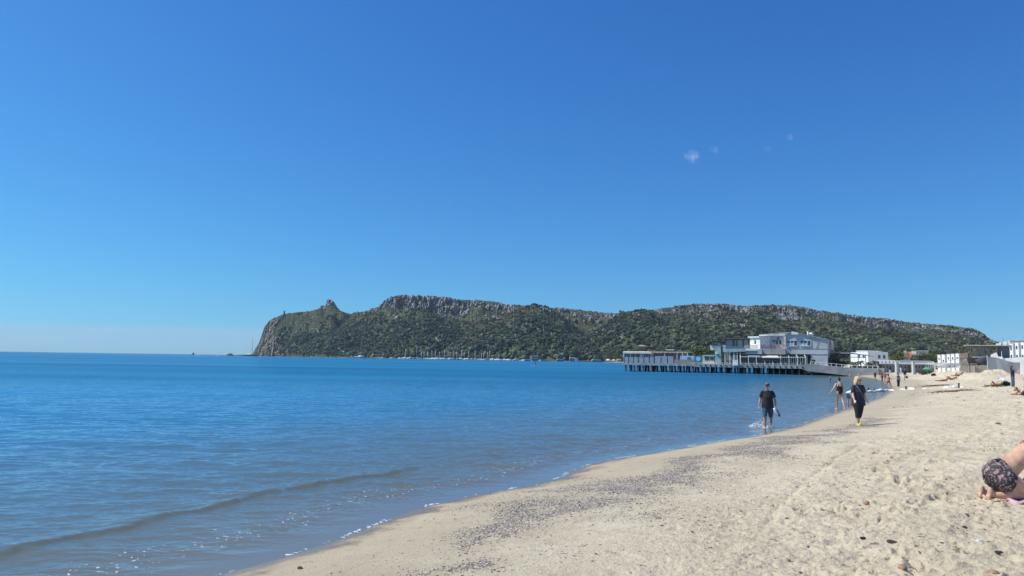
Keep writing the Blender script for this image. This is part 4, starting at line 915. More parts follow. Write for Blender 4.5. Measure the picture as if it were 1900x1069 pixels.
# sagging grey tarpaulin wall
face(1862); D = 150.; DD = D/math.cos(AZ)
t = thing('canvas_windbreak', 'big pale grey canvas windbreak sagging beside the wooden beach house', 'windbreak')
b_ = MB(MR); n_ = 24; m_ = 6; V = []
for i in range(n_+1):
    q = i/n_; x = 1832.5+(1893-1832.5)*q; yt = float(np.interp(x, [1832, 1850, 1870, 1880, 1893], [661.8, 663.8, 669.8, 672.3, 672.8])); yb = float(np.interp(x, [1832, 1860, 1893], [688.5, 694, 696]))
    for j in range(m_+1):
        f_ = j/m_; p = PL(x, yb+(yt-yb)*f_, D); V.append((p[0], DD+2.2*q+.10*math.sin(q*9)*math.sin(math.pi*f_)+.03*math.sin(q*23+f_*3), p[2]))
nV = len(V); V += [(a, b2+.05, c) for a, b2, c in V]
Fc = []
for i in range(n_):
    for j in range(m_):
        a = i*(m_+1)+j; Fc += [(a, a+m_+1, a+m_+2, a+1), (nV+a, nV+a+1, nV+a+m_+2, nV+a+m_+1)]
b_.add(V, Fc); b_.build('canvas', mat('pale_grey_canvas', (.46, .46, .46), .85, .08, .8, .1), t, True)
for x, y0, y1, dd in ((1832.2, 660, 690, 0), (1888.5, 669, 698, 2.2)): row(t, x-.5, x+.5, y0, y1, D+dd, -.15, -.02, whitep, 'post')
# white buildings at the right edge
face(1890); D = 178.
t = thing('white_apartment_house', 'tall white house with narrow stepped bays at the right edge of the beach', 'house'); 
row(t, 1876, 1925, 630.5, 684, D, 4, 12, mat('pale_mauve_plaster', (.56, .55, .58)), 'wall'); row(t, 1874, 1925, 630, 630.7, D, 3.8, 12, bright, 'parapet')
for k, (x, yt) in enumerate(((1881, 638.5), (1891.5, 636.8), (1902, 636))):
    M = corner_frame(x, D-1-k, R(10)); zt = ZY(x, yt, D)
    q = MB(M).box(0, .8, 0, .9, .3, zt).build('bay', bright, t); MB(M).box(-.06, -.003, .3, .7, 4, 5.1).build('window', winm, q); MB(M).box(-.06, -.003, .3, .7, zt-1.5, zt-.7).build('window', winm, q)
    MB(M).box(.8, 1.5, .5, 2, .3, zt-.3).build('bay_side', mat('pale_mauve_plaster', (.56, .55, .58)), t)  # bay flanks take a duller plaster, their shade put into the colour
t = thing('white_sea_wall', 'bright white sloping wall between the canvas windbreak and the white house', 'wall')
D = 162.; DD = D/math.cos(AZ)
b_ = MB(MR); b_.prism([(PL(x, 680, D)[0], ZY(x, y, D)) for x, y in ((1839, 664), (1839, 658), (1850, 653.5), (1853, 661.5), (1862, 661.8), (1862, 665), (1905, 662.4), (1925, 662), (1925, 700), (1839, 700))], 'y', DD, DD+.5); b_.build('wall', bright, t)
for k in range(5): row(t, 1891+k*6.5, 1892+k*6.5, 672, 696, D-4, -.1, .1, whitep, 'post')
row(t, 1859, 1860, 652, 664, D, -.3, -.1, whitep, 'mast'); row(t, 1889, 1925, 671.5, 673.4, D-4, -.12, 3.9, bright, 'porch_roof')
D = 250.
t = thing('distant_white_house', 'distant white parapet blocks just above the wooden house roof', 'house')
for x0, x1, yt in ((1850, 1854.5, 637.5), (1855, 1859.3, 635.8), (1863, 1870, 633.6), (1873, 1877.4, 631.5)): row(t, x0, x1, yt, 650, D, 0, 5, bright, 'block')
row(t, 1850, 1890, 638, 650, D, .3, 5, mat('ochre_plaster', (.5, .42, .3)), 'wall')
t = thing('flag_pole', 'thin dark pole above the roofs near the hill end', 'pole'); row(t, 1863.3, 1863.9, 626.5, 636, 240, 0, .1, darkp, 'pole'); row(t, 1863.0, 1864.2, 626, 626.6, 240, -.05, .15, whitep, 'cap')
# cars / clutter behind terrace
# ---- trees behind the houses
def tree(loc, w, h, label, seed, col, n=900, group='trees behind the beach houses', name='tree', cat='tree'):
    t = thing(name, label, cat, loc, 0, group); rg = random.Random(seed)
    for k in range(3):
        leaf_cloud('crown', n//3, (rg.uniform(-.2, .2)*w, rg.uniform(-.2, .2)*w, h*(.55+.14*k)), (w*rg.uniform(.34, .46), w*.4, h*.24), w*.05, col, leafm, t, seed*3+k)
    b_ = MB(); b_.tube([(0, 0, -.5), (.05*w, 0, h*.3), (0, 0, h*.6)], [w*.05, w*.04, w*.02], 7)
    for a in (0, 2.1, 4.2): b_.tube([(0, 0, h*.35), (w*.25*math.cos(a), w*.25*math.sin(a), h*.68)], [w*.025, w*.012], 5)
    b_.build('trunk', bark, t, True); return t
rr_ = random.Random(77)
TL = [(1345, 668, 260, 5, 'behind the stair tower'), (1300, 657, 300, 8, 'pale green, above the painted boards'), (1322, 656, 310, 7, 'pale green, left of the club building'), (1278, 659, 320, 6, 'pale green, above the pergola end'), (1664, 664, 260, 5, 'above the cabins beside the white house'), (1674, 660, 350, 7, 'left of the orange house'), (1652, 664, 340, 6, 'between the white house and the low house'), (1737, 668, 300, 7, 'right of the orange house'), (1715, 667, 290, 5, 'in front of the orange house'), (1728, 667.5, 280, 4, 'low, beside the garden wall'), (1783, 660, 330, 7, 'above the sawtooth villas'), (1750, 661, 330, 6, 'behind the leftmost sawtooth villa')]
for k, (x, y, Dd, w_, lb) in enumerate(TL):
    p = P(x, y, Dd); g_ = .8; zt = p[2]+w_*.35
    tree((p[0], p[1], g_), w_*1.15, max(3, zt-g_), 'leafy tree '+lb, 100+k, [(.07, .085, .04), (.10, .12, .04), (.05, .065, .035)][k % 3] if not lb.startswith('pale') else (.12, .14, .05))
# ================================================================== PEOPLE
def skin(name, c): return mat(name, c, .5, .14, 9., .12, spec=.45)
sk_tan = skin('tanned_skin', (.42, .235, .15)); sk_pale = skin('pale_skin', (.60, .39, .28)); sk_dark = skin('sunburnt_skin', (.36, .17, .10)); sk_or = skin('orange_tan_skin', (.50, .25, .13))
blackc = mat('black_cotton', (.018, .019, .024), .9, .25, 9.); navyc = mat('navy_cloth', (.02, .025, .045), .9, .2, 9.); denim = mat('blue_denim', (.055, .10, .16), .9, .25, 14.); blond = mat('blonde_hair', (.62, .47, .24), .6, .2, 30., stretch=(1, 1, .2))
darkhair = mat('dark_hair', (.02, .016, .013), .5, .3, 30.); whitec = mat('white_cloth', (.75, .75, .74), .9, .05, 6.); capm = mat('grey_cap_cloth', (.10, .10, .11), .9, .2, 8., col2=(.45, .44, .43), mask=(.5, .6)); lens = mat('dark_lens', (.008, .008, .01), .15, .1, 5.)
yellow = mat('yellow_shoe', (.62, .60, .05), .6, .1, 8.); pinkc = mat('faded_pink_cloth', (.48, .16, .17), .9, .15, 8.); brownc = mat('brown_cloth', (.13, .07, .05), .9, .2, 8.)
UPV = Vector((0, 0, 1))
def dirv(fwd, out, sx):
    return Vector((math.sin(out)*sx, -math.sin(fwd)*math.cos(out), -math.cos(fwd)*math.cos(out)))
def joints(Hh, pose):
    g = lambda k, d=0: R(pose.get(k, d))
    J = {}; J['pelvis'] = Vector((0, 0, .53*Hh)); ln = g('lean'); sl_ = g('side')
    up = Vector((math.sin(sl_), -math.sin(ln), math.cos(ln))).normalized()
    J['up'] = up; J['chest'] = J['pelvis']+up*.21*Hh; J['neck'] = J['pelvis']+up*.305*Hh
    hd = (up+Vector((0, -math.sin(g('head')), 0))).normalized(); J['hd'] = hd; J['head'] = J['neck']+hd*.088*Hh
    for sx, n in ((-1, 'R'), (1, 'L')):
        J['hip'+n] = J['pelvis']+Vector((sx*.052*Hh, 0, -.01*Hh)); d = dirv(g('th'+n), g('tho'+n, 3), sx); J['knee'+n] = J['hip'+n]+d*.245*Hh
        d2 = dirv(g('th'+n)-g('kn'+n), g('tho'+n, 3)*.4, sx); J['ank'+n] = J['knee'+n]+d2*.24*Hh; J['shin'+n] = d2
        J['sh'+n] = J['pelvis']+up*.266*Hh+Vector((sx*.095*Hh*pose.get('shw', 1), 0, 0)); a = dirv(g('arm'+n)-0, g('armo'+n, 10), sx)
        J['elb'+n] = J['sh'+n]+a*.17*Hh; a2 = dirv(g('arm'+n)+g('el'+n, 12), g('fao'+n, pose.get('armo'+n, 10)*.7), sx); J['wr'+n] = J['elb'+n]+a2*.155*Hh; J['fa'+n] = a2
    low = min(J['ankR'].z, J['ankL'].z)-.042*Hh
    for k in J:
        if k[:2] in ('up', 'hd') or k.startswith('shin') or k.startswith('fa'): continue
        J[k] = J[k]-Vector((0, 0, low))
    return J
def hand(b_, wr, d, side, Hh, curl=35, palm_n=None):
    """palm, four curled fingers and a thumb; side points to the thumb"""
    d = d.normalized(); side = (side-d*side.dot(d)).normalized(); nrm = d.cross(side).normalized()
    s = Hh/1.75; pc = wr+d*.045*s
    b_.loft([(wr-d*.01*s, .024*s, .018*s), (wr+d*.02*s, .032*s, .017*s), (wr+d*.06*s, .040*s, .016*s), (wr+d*.088*s, .038*s, .013*s)], 12, tuple(side))
    for k, (o_, l_) in enumerate(((.028, .068), (.010, .078), (-.009, .072), (-.027, .056))):
        p = wr+d*.082*s+side*o_*s; dd = d.copy(); pts = [p]
        for j in range(3):
            dd = (Matrix.Rotation(R(curl*(.5+.35*j)), 3, side) @ dd); p = p+dd*l_*s*(.42, .33, .25)[j]; pts.append(p)
        b_.tube(pts, [.0088*s, .0085*s, .0078*s, .0068*s], 8, round_=True)
    p = wr+d*.022*s+side*.026*s; dd = (d*.75+side*.65).normalized(); b_.tube([p, p+dd*.035*s, p+dd*.035*s+(d*.9+side*.2).normalized()*.03*s], [.012*s, .0105*s, .008*s], 8, round_=True)
def body(b_, J, Hh, fat=1., chestw=1., head_scale=1., fist=35, feet=True):
    s = Hh/1.75; X_ = (1, 0, 0); up = J['up']; pl = J['pelvis']; nk = J['neck']
    L_ = nk-pl
    b_.loft([(pl-up*.07*s, .085*s*fat, .09*s*fat), (pl-up*.02*s, .155*s*fat, .115*s*fat), (pl+up*.08*s, .145*s*fat, .105*s*fat), (pl+up*.18*s, .13*s*fat, .10*s*fat), (pl+up*.30*s, .155*s*chestw, .115*s*fat), (pl+up*.40*s, .165*s*chestw, .11*s), (pl+up*.465*s, .135*s*chestw, .08*s), (pl+up*.505*s, .09*s, .065*s), (pl+up*.54*s, .055*s, .055*s)], 24, X_)
    b_.tube([nk-up*.04*s, J['head']-J['hd']*.05*s], [.058*s, .055*s], 14)
    hd = J['hd']; hc = J['head']; q = s*head_scale; fw = Vector((0, -1, 0)); fw = (fw-hd*fw.dot(hd)).normalized()
    yaw = J.get('yaw', 0)
    if yaw: fw = Matrix.Rotation(yaw, 3, 'Z') @ fw
    sd_ = hd.cross(fw).normalized(); J['fw'] = fw; J['sd'] = sd_
    b_.loft([(hc-hd*.118*q+fw*.035*q, .022*q, .025*q), (hc-hd*.105*q+fw*.022*q, .045*q, .055*q), (hc-hd*.06*q+fw*.008*q, .062*q, .082*q), (hc, .073*q, .095*q), (hc+hd*.05*q-fw*.006*q, .074*q, .095*q), (hc+hd*.095*q-fw*.01*q, .055*q, .075*q), (hc+hd*.118*q-fw*.01*q, .02*q, .03*q)], 20, tuple(sd_))
    b_.tube([hc+fw*.085*q+hd*.02*q, hc+fw*.112*q-hd*.018*q, hc+fw*.095*q-hd*.03*q], [.009*q, .014*q, .012*q], 8, round_=True)      # nose
    b_.tube([hc+fw*.084*q-hd*.056*q-sd_*.022*q, hc+fw*.094*q-hd*.056*q, hc+fw*.084*q-hd*.056*q+sd_*.022*q], .0075*q, 8, round_=True)        # lips
    b_.tube([hc+fw*.083*q+hd*.03*q-sd_*.04*q, hc+fw*.093*q+hd*.032*q, hc+fw*.083*q+hd*.03*q+sd_*.04*q], .009*q, 8, round_=True)          # brow
    for sx in (-1, 1): b_.loft([(hc+sd_*sx*.07*q-hd*.03*q, .012*q, .012*q), (hc+sd_*sx*.08*q, .013*q, .018*q), (hc+sd_*sx*.078*q+hd*.03*q, .01*q, .014*q)], 8, tuple(sd_))
    for n, sx in (('R', -1), ('L', 1)):
        b_.tube([J['sh'+n]-Vector((sx*.03*s, 0, -.005)), J['sh'+n], J['sh'+n]*.5+J['elb'+n]*.5, J['elb'+n]], [.038*s, .046*s*(.6+.4*fat), .048*s*(.6+.4*fat), .038*s], 14, round_=True)
        b_.tube([J['elb'+n], J['elb'+n]*.65+J['wr'+n]*.35, J['wr'+n]], [.038*s, .040*s, .026*s], 14, round_=True)
        th_ = Vector((-sx*.35, -1, 0)); hand(b_, J['wr'+n], J['fa'+n], th_, Hh, fist*sx)
        b_.tube([J['hip'+n]+Vector((0, 0, .02*s)), J['hip'+n]*.6+J['knee'+n]*.4, J['knee'+n]], [.098*s*fat, .084*s*(.4+.6*fat), .056*s], 16, round_=True)
        sh_ = J['shin'+n]; m_ = J['knee'+n]*.68+J['ank'+n]*.32+Vector((0, .012*s, 0))
        b_.tube([J['knee'+n], m_, J['ank'+n]], [.055*s, .056*s*(.5+.5*fat), .036*s], 14, round_=True)
        if feet: foot(b_, J['ank'+n], s, J, n)
def foot(b_, a, s, J, n, grow=0., toes=True):
    sx = -1 if n == 'R' else 1; fw = Vector((sx*.22, -1, 0)).normalized(); ft = J.get('toe'+n, 0.); f2 = Vector((fw.x*math.cos(ft), fw.y*math.cos(ft), -math.sin(ft)))
    dn = Vector((0, 0, -1)); dn = (dn-f2*dn.dot(f2)).normalized(); b_.tube([a-f2*.035*s+dn*.045*s, a+f2*.0+dn*.02*s], [.034*s+grow, .04*s+grow], 12, round_=True)
    sd_ = f2.cross(Vector((0, 0, 1))).normalized()
    b_.loft([(a-f2*.05*s+dn*.05*s, .028*s+grow, .03*s+grow), (a+f2*.03*s+dn*.035*s, .036*s+grow, .04*s+grow), (a+f2*.10*s+dn*.05*s, .045*s+grow, .026*s+grow), (a+f2*.15*s+dn*.058*s, .043*s+grow, .018*s+grow)], 14, tuple(sd_))
    if toes:
        for k in range(5):
            o_ = (-.032+.016*k)*sx*-1; p = a+f2*(.145-.006*k)*s+dn*.06*s+sd_*o_*s; b_.tube([p, p+f2*.032*s], [.0115*s if k == 0 else .009*s, .009*s], 7, round_=True)
def shell_(b_, pts, rad, seg=18): b_.tube(pts, rad, seg)
def tshirt(J, Hh, m, parent, vx, fat=1., chestw=1., length=.0, sleeve=.62, flare=1., name='t_shirt', loose=1.):
    s = Hh/1.75; up = J['up']; pl = J['pelvis']; b_ = MB(); q = loose
    b_.loft([(pl-up*(.06+length)*s, (.172*fat*flare)*s*q, .135*fat*flare*s*q), (pl+up*.03*s, .17*s*fat*q, .135*s*fat*q), (pl+up*.14*s, .16*s*fat*q, .132*s*fat*q), (pl+up*.28*s, .17*s*chestw*q, .14*s*fat*q), (pl+up*.39*s, .178*s*chestw, .128*s), (pl+up*.445*s, .160*s*chestw, .105*s), (pl+up*.49*s, .115*s, .088*s), (pl+up*.525*s, .074*s, .072*s)], 26, (1, 0, 0))
    for n, sx in (('R', -1), ('L', 1)):
        a, e = J['sh'+n], J['elb'+n]; b_.tube([a-Vector((sx*.06*s, 0, -.012*s)), a+(e-a)*.22, a+(e-a)*sleeve], [.058*s, .066*s*(.5+.5*fat), .064*s*(.4+.6*fat)], 16)
        b_.ball(a+(e-a)*.04-Vector((sx*.012*s, 0, .0)), .063*s*(.6+.4*fat), 12, 8)
    return b_.build(name, m, parent, remesh=vx, smoothit=3)
def legwear(J, Hh, m, parent, vx, upto=.9, fat=1., name='shorts', taper=.085, skirt=False):
    """upto: 0..1 along thigh, 1..2 along the shin"""
    s = Hh/1.75; up = J['up']; pl = J['pelvis']; b_ = MB()
    b_.loft([(pl-up*.10*s, .125*s*fat, .115*s*fat), (pl-up*.03*s, .17*s*fat, .128*s*fat), (pl+up*.07*s, .158*s*fat, .118*s*fat)], 24, (1, 0, 0))
    for n in 'RL':
        h, k, a = J['hip'+n], J['knee'+n], J['ank'+n]
        if upto <= 1: pts = [h, h+(k-h)*upto*.5, h+(k-h)*upto]; rd = [.108*s*fat, .1*s*fat, taper*s]
        else: pts = [h, h+(k-h)*.5, k, k+(a-k)*(upto-1)]; rd = [.108*s*fat, .098*s*fat, .078*s*(.3+.7*fat), taper*s]
        b_.tube(pts, rd, 18); b_.ball(h, .106*s*fat, 14, 8)
    return b_.build(name, m, parent, remesh=vx, smoothit=3)
def glasses(J, Hh, parent, hs=1.):
    q = Hh/1.75*hs; hc, fw, sd_, hd = J['head'], J['fw'], J['sd'], J['hd']; b_ = MB()
    for sx in (-1, 1):
        c = hc+fw*.096*q+hd*.014*q+sd_*sx*.032*q; b_.loft([(c-fw*.006*q, .026*q, .018*q), (c+fw*.004*q, .028*q, .020*q)], 12, tuple(sd_)); b_.tube([c+sd_*sx*.024*q, hc+sd_*sx*.08*q+hd*.012*q], .003*q, 5)
    b_.tube([hc+fw*.1*q+hd*.016*q-sd_*.012*q, hc+fw*.1*q+hd*.016*q+sd_*.012*q], .0035*q, 5); return b_.build('sunglasses', lens, parent)
def eyes(J, Hh, parent, hs=1.):
    q = Hh/1.75*hs
    for sx in (-1, 1): MB().ball(J['head']+J['fw']*.086*q+J['hd']*.012*q+J['sd']*sx*.031*q, .0105*q, 8, 6).build('eye', lens, parent, True)
def hair(J, Hh, m, parent, kind='short', hs=1.):
    q = Hh/1.75*hs; hc, fw, sd_, hd = J['head'], J['fw'], J['sd'], J['hd']; b_ = MB()
    b_.loft([(hc-fw*.03*q-hd*.07*q, .05*q, .055*q), (hc-fw*.03*q-hd*.01*q, .078*q, .082*q), (hc-fw*.022*q+hd*.05*q, .083*q, .093*q), (hc-fw*.012*q+hd*.10*q, .066*q, .085*q), (hc-fw*.01*q+hd*.13*q, .03*q, .04*q)], 18, tuple(sd_))
    if kind == 'bun': b_.ball(hc-fw*.05*q+hd*.14*q, .042*q, 12, 8)
    if kind == 'bob':
        for sx in (-1, 1): b_.loft([(hc+sd_*sx*.05*q+hd*.09*q, .035*q, .07*q), (hc+sd_*sx*.082*q+hd*.02*q-fw*.01*q, .028*q, .075*q), (hc+sd_*sx*.098*q-hd*.06*q-fw*.015*q, .030*q, .07*q), (hc+sd_*sx*.10*q-hd*.125*q-fw*.02*q, .022*q, .055*q), (hc+sd_*sx*.10*q-hd*.17*q-fw*.02*q, .010*q, .03*q)], 14, tuple(sd_))
        b_.loft([(hc-fw*.06*q+hd*.06*q, .08*q, .04*q), (hc-fw*.085*q-hd*.05*q, .095*q, .035*q), (hc-fw*.075*q-hd*.15*q, .085*q, .02*q)], 16, tuple(sd_))
    if kind == 'long': b_.loft([(hc-fw*.05*q+hd*.05*q, .085*q, .05*q), (hc-fw*.085*q-hd*.08*q, .10*q, .045*q), (hc-fw*.10*q-hd*.24*q, .085*q, .035*q), (hc-fw*.10*q-hd*.36*q, .04*q, .018*q)], 16, tuple(sd_))
    return b_.build('hair', m, parent, remesh=.007, smoothit=4)
def place(px, py, h_px=None, H0=1.7):
    g = GG(px, py); hgt = (h_px/FPX*g[1]) if h_px else H0; return g, hgt
# ---- the man with the shoes, walking in the shallow water
g = GG(1425, 796); Hh = 1.78
t = thing('person', 'man in grey cap, black t-shirt and denim shorts wading with shoes in his hand', 'person', (g[0], g[1], g[2]), R(-14))
J = joints(Hh, {'thR': 14, 'knR': 8, 'thL': -8, 'knL': 14, 'armR': -10, 'armoR': 16, 'elR': 26, 'armL': 4, 'armoL': 19, 'elL': 16, 'faoL': 4, 'shw': 1.06, 'head': 6}); J['toeR'] = -.1; J['toeL'] = .25; J['yaw'] = R(-6)
b_ = MB(); body(b_, J, Hh, 1.12, 1.0, fist=38); bd = b_.build('body', sk_tan, t, remesh=.0065, smoothit=3)
tshirt(J, Hh, blackc, t, .009, 1.2, 1.04, .08, .72, 1.02, loose=1.06); legwear(J, Hh, denim, t, .009, 1.04, 1.08, taper=.092)
MB().loft([(J['pelvis']+J['up']*.01, .178*Hh/1.75, .14*Hh/1.75), (J['pelvis']-J['up']*.02, .178*Hh/1.75, .14*Hh/1.75)], 20).build('belt', blackc, t)
hair(J, Hh, darkhair, t, 'short', 1.0)
q = Hh/1.75; hc, fw, sd_, hd = J['head'], J['fw'], J['sd'], J['hd']
b_ = MB(); b_.loft([(hc+hd*.035*q-fw*.01*q, .086*q, .104*q), (hc+hd*.075*q-fw*.012*q, .088*q, .104*q), (hc+hd*.115*q-fw*.012*q, .07*q, .085*q), (hc+hd*.138*q-fw*.01*q, .02*q, .03*q)], 20, tuple(sd_))
cp = b_.build('cap', capm, t, True); b_ = MB(); b_.loft([(hc+hd*.048*q+fw*.07*q, .07*q, .006*q), (hc+hd*.044*q+fw*.13*q, .062*q, .006*q), (hc+hd*.034*q+fw*.168*q, .03*q, .005*q)], 16, tuple(sd_)); b_.build('visor', darkhair, cp, True)
glasses(J, Hh, t)
wr, fa = J['wrL'], J['faL']; sp0 = wr+fa*.12*q
sho = thing('held_shoes', 'pair of white and dark shoes dangling from the wading man\'s hand', 'shoes', t.matrix_world @ Vector((0, 0, 0)), 0); bpy.context.view_layer.update(); sho.matrix_world = t.matrix_world.copy(); sho.location = (g[0], g[1], g[2])
def shoe(b_, c, ax, upv, l):
    ax = ax.normalized(); sd_ = ax.cross(upv).normalized()
    b_.loft([(c-ax*l*.5, l*.10, l*.12), (c-ax*l*.30, l*.15, l*.18), (c, l*.15, l*.14), (c+ax*l*.30, l*.17, l*.10), (c+ax*l*.5, l*.08, l*.05)], 14, tuple(sd_))
b_ = MB(); shoe(b_, sp0+Vector((-.03, -.05, -.07)), Vector((.55, -.1, -1)), Vector((0, 1, 0)), .29*q); b_.build('shoe', whitec, sho, True)
b_ = MB(); shoe(b_, sp0+Vector((.06, .0, -.13)), Vector((.45, 0, -1)), Vector((0, 1, 0)), .29*q); b_.build('shoe', mat('dark_shoe', (.10, .12, .15), .7, .2, 8.), sho, True)
b_ = MB(); b_.tube([sp0+Vector((-.05, -.03, .03)), sp0, sp0+Vector((.04, 0, -.02))], .008, 6); b_.build('lace', whitec, sho)
# water splash at his feet
t2 = thing('water_splash', 'white water splash kicked up beside the wading man\'s bare foot', 'splash', (g[0], g[1], 0.0), 0, None); b_ = MB(); rg = random.Random(5)
for k in range(190):
    a = rg.random(); x = -.75+.7*rg.random()**.8 if k < 150 else rg.uniform(-.12, .25); hmax = .26*math.exp(-((x+.32)/.22)**2)+.05 if x < -.1 else .34*math.exp(-((x-.06)/.1)**2); z = rg.random()**1.5*hmax; r_ = rg.uniform(.004, .016)*(1.3-z*2)
    y = rg.uniform(-.14, .12); b_.ball((x, y-.05, z+.01), (r_*rg.uniform(.8, 2.), r_, r_*rg.uniform(.8, 2.2)), 6, 4)
tag(b_.build('droplets', mat('white_water', (.85, .88, .90), .3, .03, 5.), t2, True), kind='stuff')
b_ = MB()
for k in range(7): b_.tube([(rg.uniform(-.75, .1), rg.uniform(-.22, .12), .006), (rg.uniform(-.6, .25), rg.uniform(-.22, .12), .012)], .012, 5, round_=True)
b_.build('foam_streak', mat('white_water', (.85, .88, .90)), t2, True)
# ---- blonde woman in black
g = GG(1594, 790); Hh = 1.68
t = thing('person', 'blonde woman in loose black top and calf length black trousers walking up the sand', 'person', (g[0], g[1], g[2]), R(6))
J = joints(Hh, {'thR': 12, 'knR': 10, 'thL': -9, 'knL': 12, 'thoR': 1, 'thoL': 1, 'armR': 14, 'armoR': 14, 'elR': 26, 'armL': -16, 'armoL': 22, 'elL': 16, 'faoL': 20, 'shw': 1.05, 'head': 4}); J['yaw'] = R(12)
b_ = MB(); body(b_, J, Hh, 1.2, 1.12, fist=30, head_scale=1.08, feet=True); b_.build('body', sk_pale, t, remesh=.0065, smoothit=3)
tshirt(J, Hh, navyc, t, .009, 1.24, 1.2, .15, .8, 1.16, name='top', loose=1.04)
legwear(J, Hh, blackc, t, .009, 1.5, 1.22, name='trousers', taper=.074)
hair(J, Hh, blond, t, 'bob', 1.08); glasses(J, Hh, t, 1.08)
for n in 'RL':
    b_ = MB(); foot(b_, J['ank'+n], Hh/1.75, J, n, .008, False); b_.build('shoe', yellow, t, remesh=.008)
s = Hh/1.75; up = J['up']; pl = J['pelvis']
b_ = MB(); b_.tube([pl+up*.5*s+Vector((-.10*s, -.06*s, 0)), pl+up*.42*s+Vector((-.075*s, -.145*s, 0)), pl+up*.28*s+Vector((-.02*s, -.185*s, 0)), pl+up*.12*s+Vector((.07*s, -.185*s, 0)), pl+up*.0*s+Vector((.17*s, -.14*s, 0)), pl-up*.04*s+Vector((.23*s, -.04*s, 0))], .007, 6); b_.build('bag_strap', mat('tan_strap', (.30, .24, .20), .6), t)
# ---- swimmer seen from behind
g = GG(1559, 760); Hh = 59/FPX*g[1]*1.0
t = thing('person', 'woman in black swimsuit with dark hair bun seen from behind at the water edge', 'person', (g[0], g[1], g[2]), R(178))
J = joints(Hh, {'thR': -14, 'knR': 12, 'thL': 14, 'knL': 6, 'armR': 10, 'armoR': 8, 'elR': 18, 'armL': -6, 'armoL': 30, 'elL': 20, 'faoL': 36, 'head': 8, 'lean': 3})
b_ = MB(); body(b_, J, Hh, 1.12, 1.02); b_.build('body', sk_pale, t, remesh=.008, smoothit=3); hair(J, Hh, darkhair, t, 'bun')
s = Hh/1.75; up = J['up']; pl = J['pelvis']; b_ = MB()
b_.loft([(pl-up*.10*s, .06*s, .10*s), (pl-up*.06*s, .13*s, .125*s), (pl-up*.02*s, .178*s, .138*s), (pl+up*.08*s, .17*s, .128*s), (pl+up*.18*s, .152*s, .12*s), (pl+up*.30*s, .165*s, .138*s), (pl+up*.33*s, .16*s, .13*s)], 22)
for sx in (-1, 1): b_.tube([pl+up*.31*s+Vector((sx*.11*s, .12*s, 0)), pl+up*.44*s+Vector((sx*.09*s, .10*s, 0)), pl+up*.51*s+Vector((sx*.085*s, .0, 0)), pl+up*.38*s+Vector((sx*.09*s, -.11*s, 0))], .016*s, 6)
b_.build('swimsuit', blackc, t, remesh=.009)
# ---- child bending at the water edge behind the woman
g = GG(1573, 754.5); Hh = 1.42
t = thing('person', 'child in white top and blue shorts stooping behind the blonde woman', 'person', (g[0], g[1], g[2]), R(70))
J = joints(Hh, {'thR': 30, 'knR': 22, 'thL': 8, 'knL': 12, 'armR': 20, 'armL': 40, 'elR': 20, 'elL': 20, 'lean': 66, 'head': 20})
b_ = MB(); body(b_, J, Hh, .95, .95); b_.build('body', sk_tan, t, remesh=.009, smoothit=3); tshirt(J, Hh, whitec, t, .012, 1., .98); legwear(J, Hh, mat('blue_shorts', (.06, .10, .22), .9), t, .012, .7, .98); hair(J, Hh, darkhair, t)
# ---- smaller figures further along the beach
def far_person(px, py, hpx, rz, label, pose, sk, top=None, bottom=None, upto=.7, hairm=None, hk='short', fat=1., suit=None, extra=None, minH=1.2):
    g = GG(px, py); Hh = max(minH, hpx/FPX*g[1]); t = thing('person', label, 'person', (g[0], g[1], g[2]), R(rz)); J = joints(Hh, pose)
    b_ = MB(); body(b_, J, Hh, fat, 1.); b_.build('body', sk, t, remesh=.014, smoothit=2)
    if top: tshirt(J, Hh, top, t, .018, fat*1.05, 1.05, .03)
    if bottom: legwear(J, Hh, bottom, t, .018, upto, fat*1.02, name='trousers' if upto > 1.3 else 'shorts')
    hair(J, Hh, hairm or darkhair, t, hk)
    if extra: extra(J, Hh, t)
    return t, J, Hh
walk = {'thR': 20, 'knR': 10, 'thL': -18, 'knL': 18, 'armR': -18, 'armL': 20}
stand = {'thR': 3, 'thL': -3, 'knR': 4, 'knL': 4, 'thoR': 4, 'thoL': 4}
far_person(1624, 704.5, 15, 180, 'short figure in dark clothes wading near the promenade wall', stand, sk_dark, navyc, blackc, .9)
far_person(1636.8, 711, 23.5, 20, 'bare chested bather with dark trunks left of the pink clad bather', {**walk, 'thL': -12}, sk_dark, None, brownc, 1.3)
far_person(1642.5, 708, 18, 160, 'bather in pale pink top half hidden between two walking bathers', stand, sk_dark, pinkc, None, hairm=darkhair)
far_person(1649, 719.5, 25.5, 100, 'bather in faded pink striding with legs wide apart on the wet sand', {'thR': 24, 'knR': 2, 'thL': -22, 'knL': 2, 'armR': 30, 'elR': 60, 'armL': 20, 'elL': 60}, sk_dark, pinkc, mat('dark_red_cloth', (.16, .04, .04), .9), .6, hk='bun')
far_person(1667.3, 718.5, 26, 20, 'person in grey top and black leggings standing on the wet sand', {**stand, 'armR': 10, 'elR': 60}, sk_dark, mat('grey_violet_cloth', (.16, .13, .18), .9, .2, 8.), blackc, 1.9, fat=1.08)
def bag(J, Hh, t):
    w = J['wrL']+J['faL']*.1; b_ = MB(); b_.prism([(w.x-.12, w.z-.42), (w.x+.12, w.z-.42), (w.x+.09, w.z-.12), (w.x-.09, w.z-.12)], 'y', w.y-.06, w.y+.06); b_.tube([(w.x-.07, w.y, w.z-.12), (w.x, w.y, w.z), (w.x+.07, w.y, w.z-.12)], .012, 5); b_.build('bag', blackc, t)
far_person(1678.5, 705.5, 21.5, 10, 'stout person in dark top and white trousers carrying a dark bag', {**stand, 'thL': -8, 'armL': 4, 'lean': 6}, sk_tan, navyc, whitec, 1.8, fat=1.25, extra=bag)
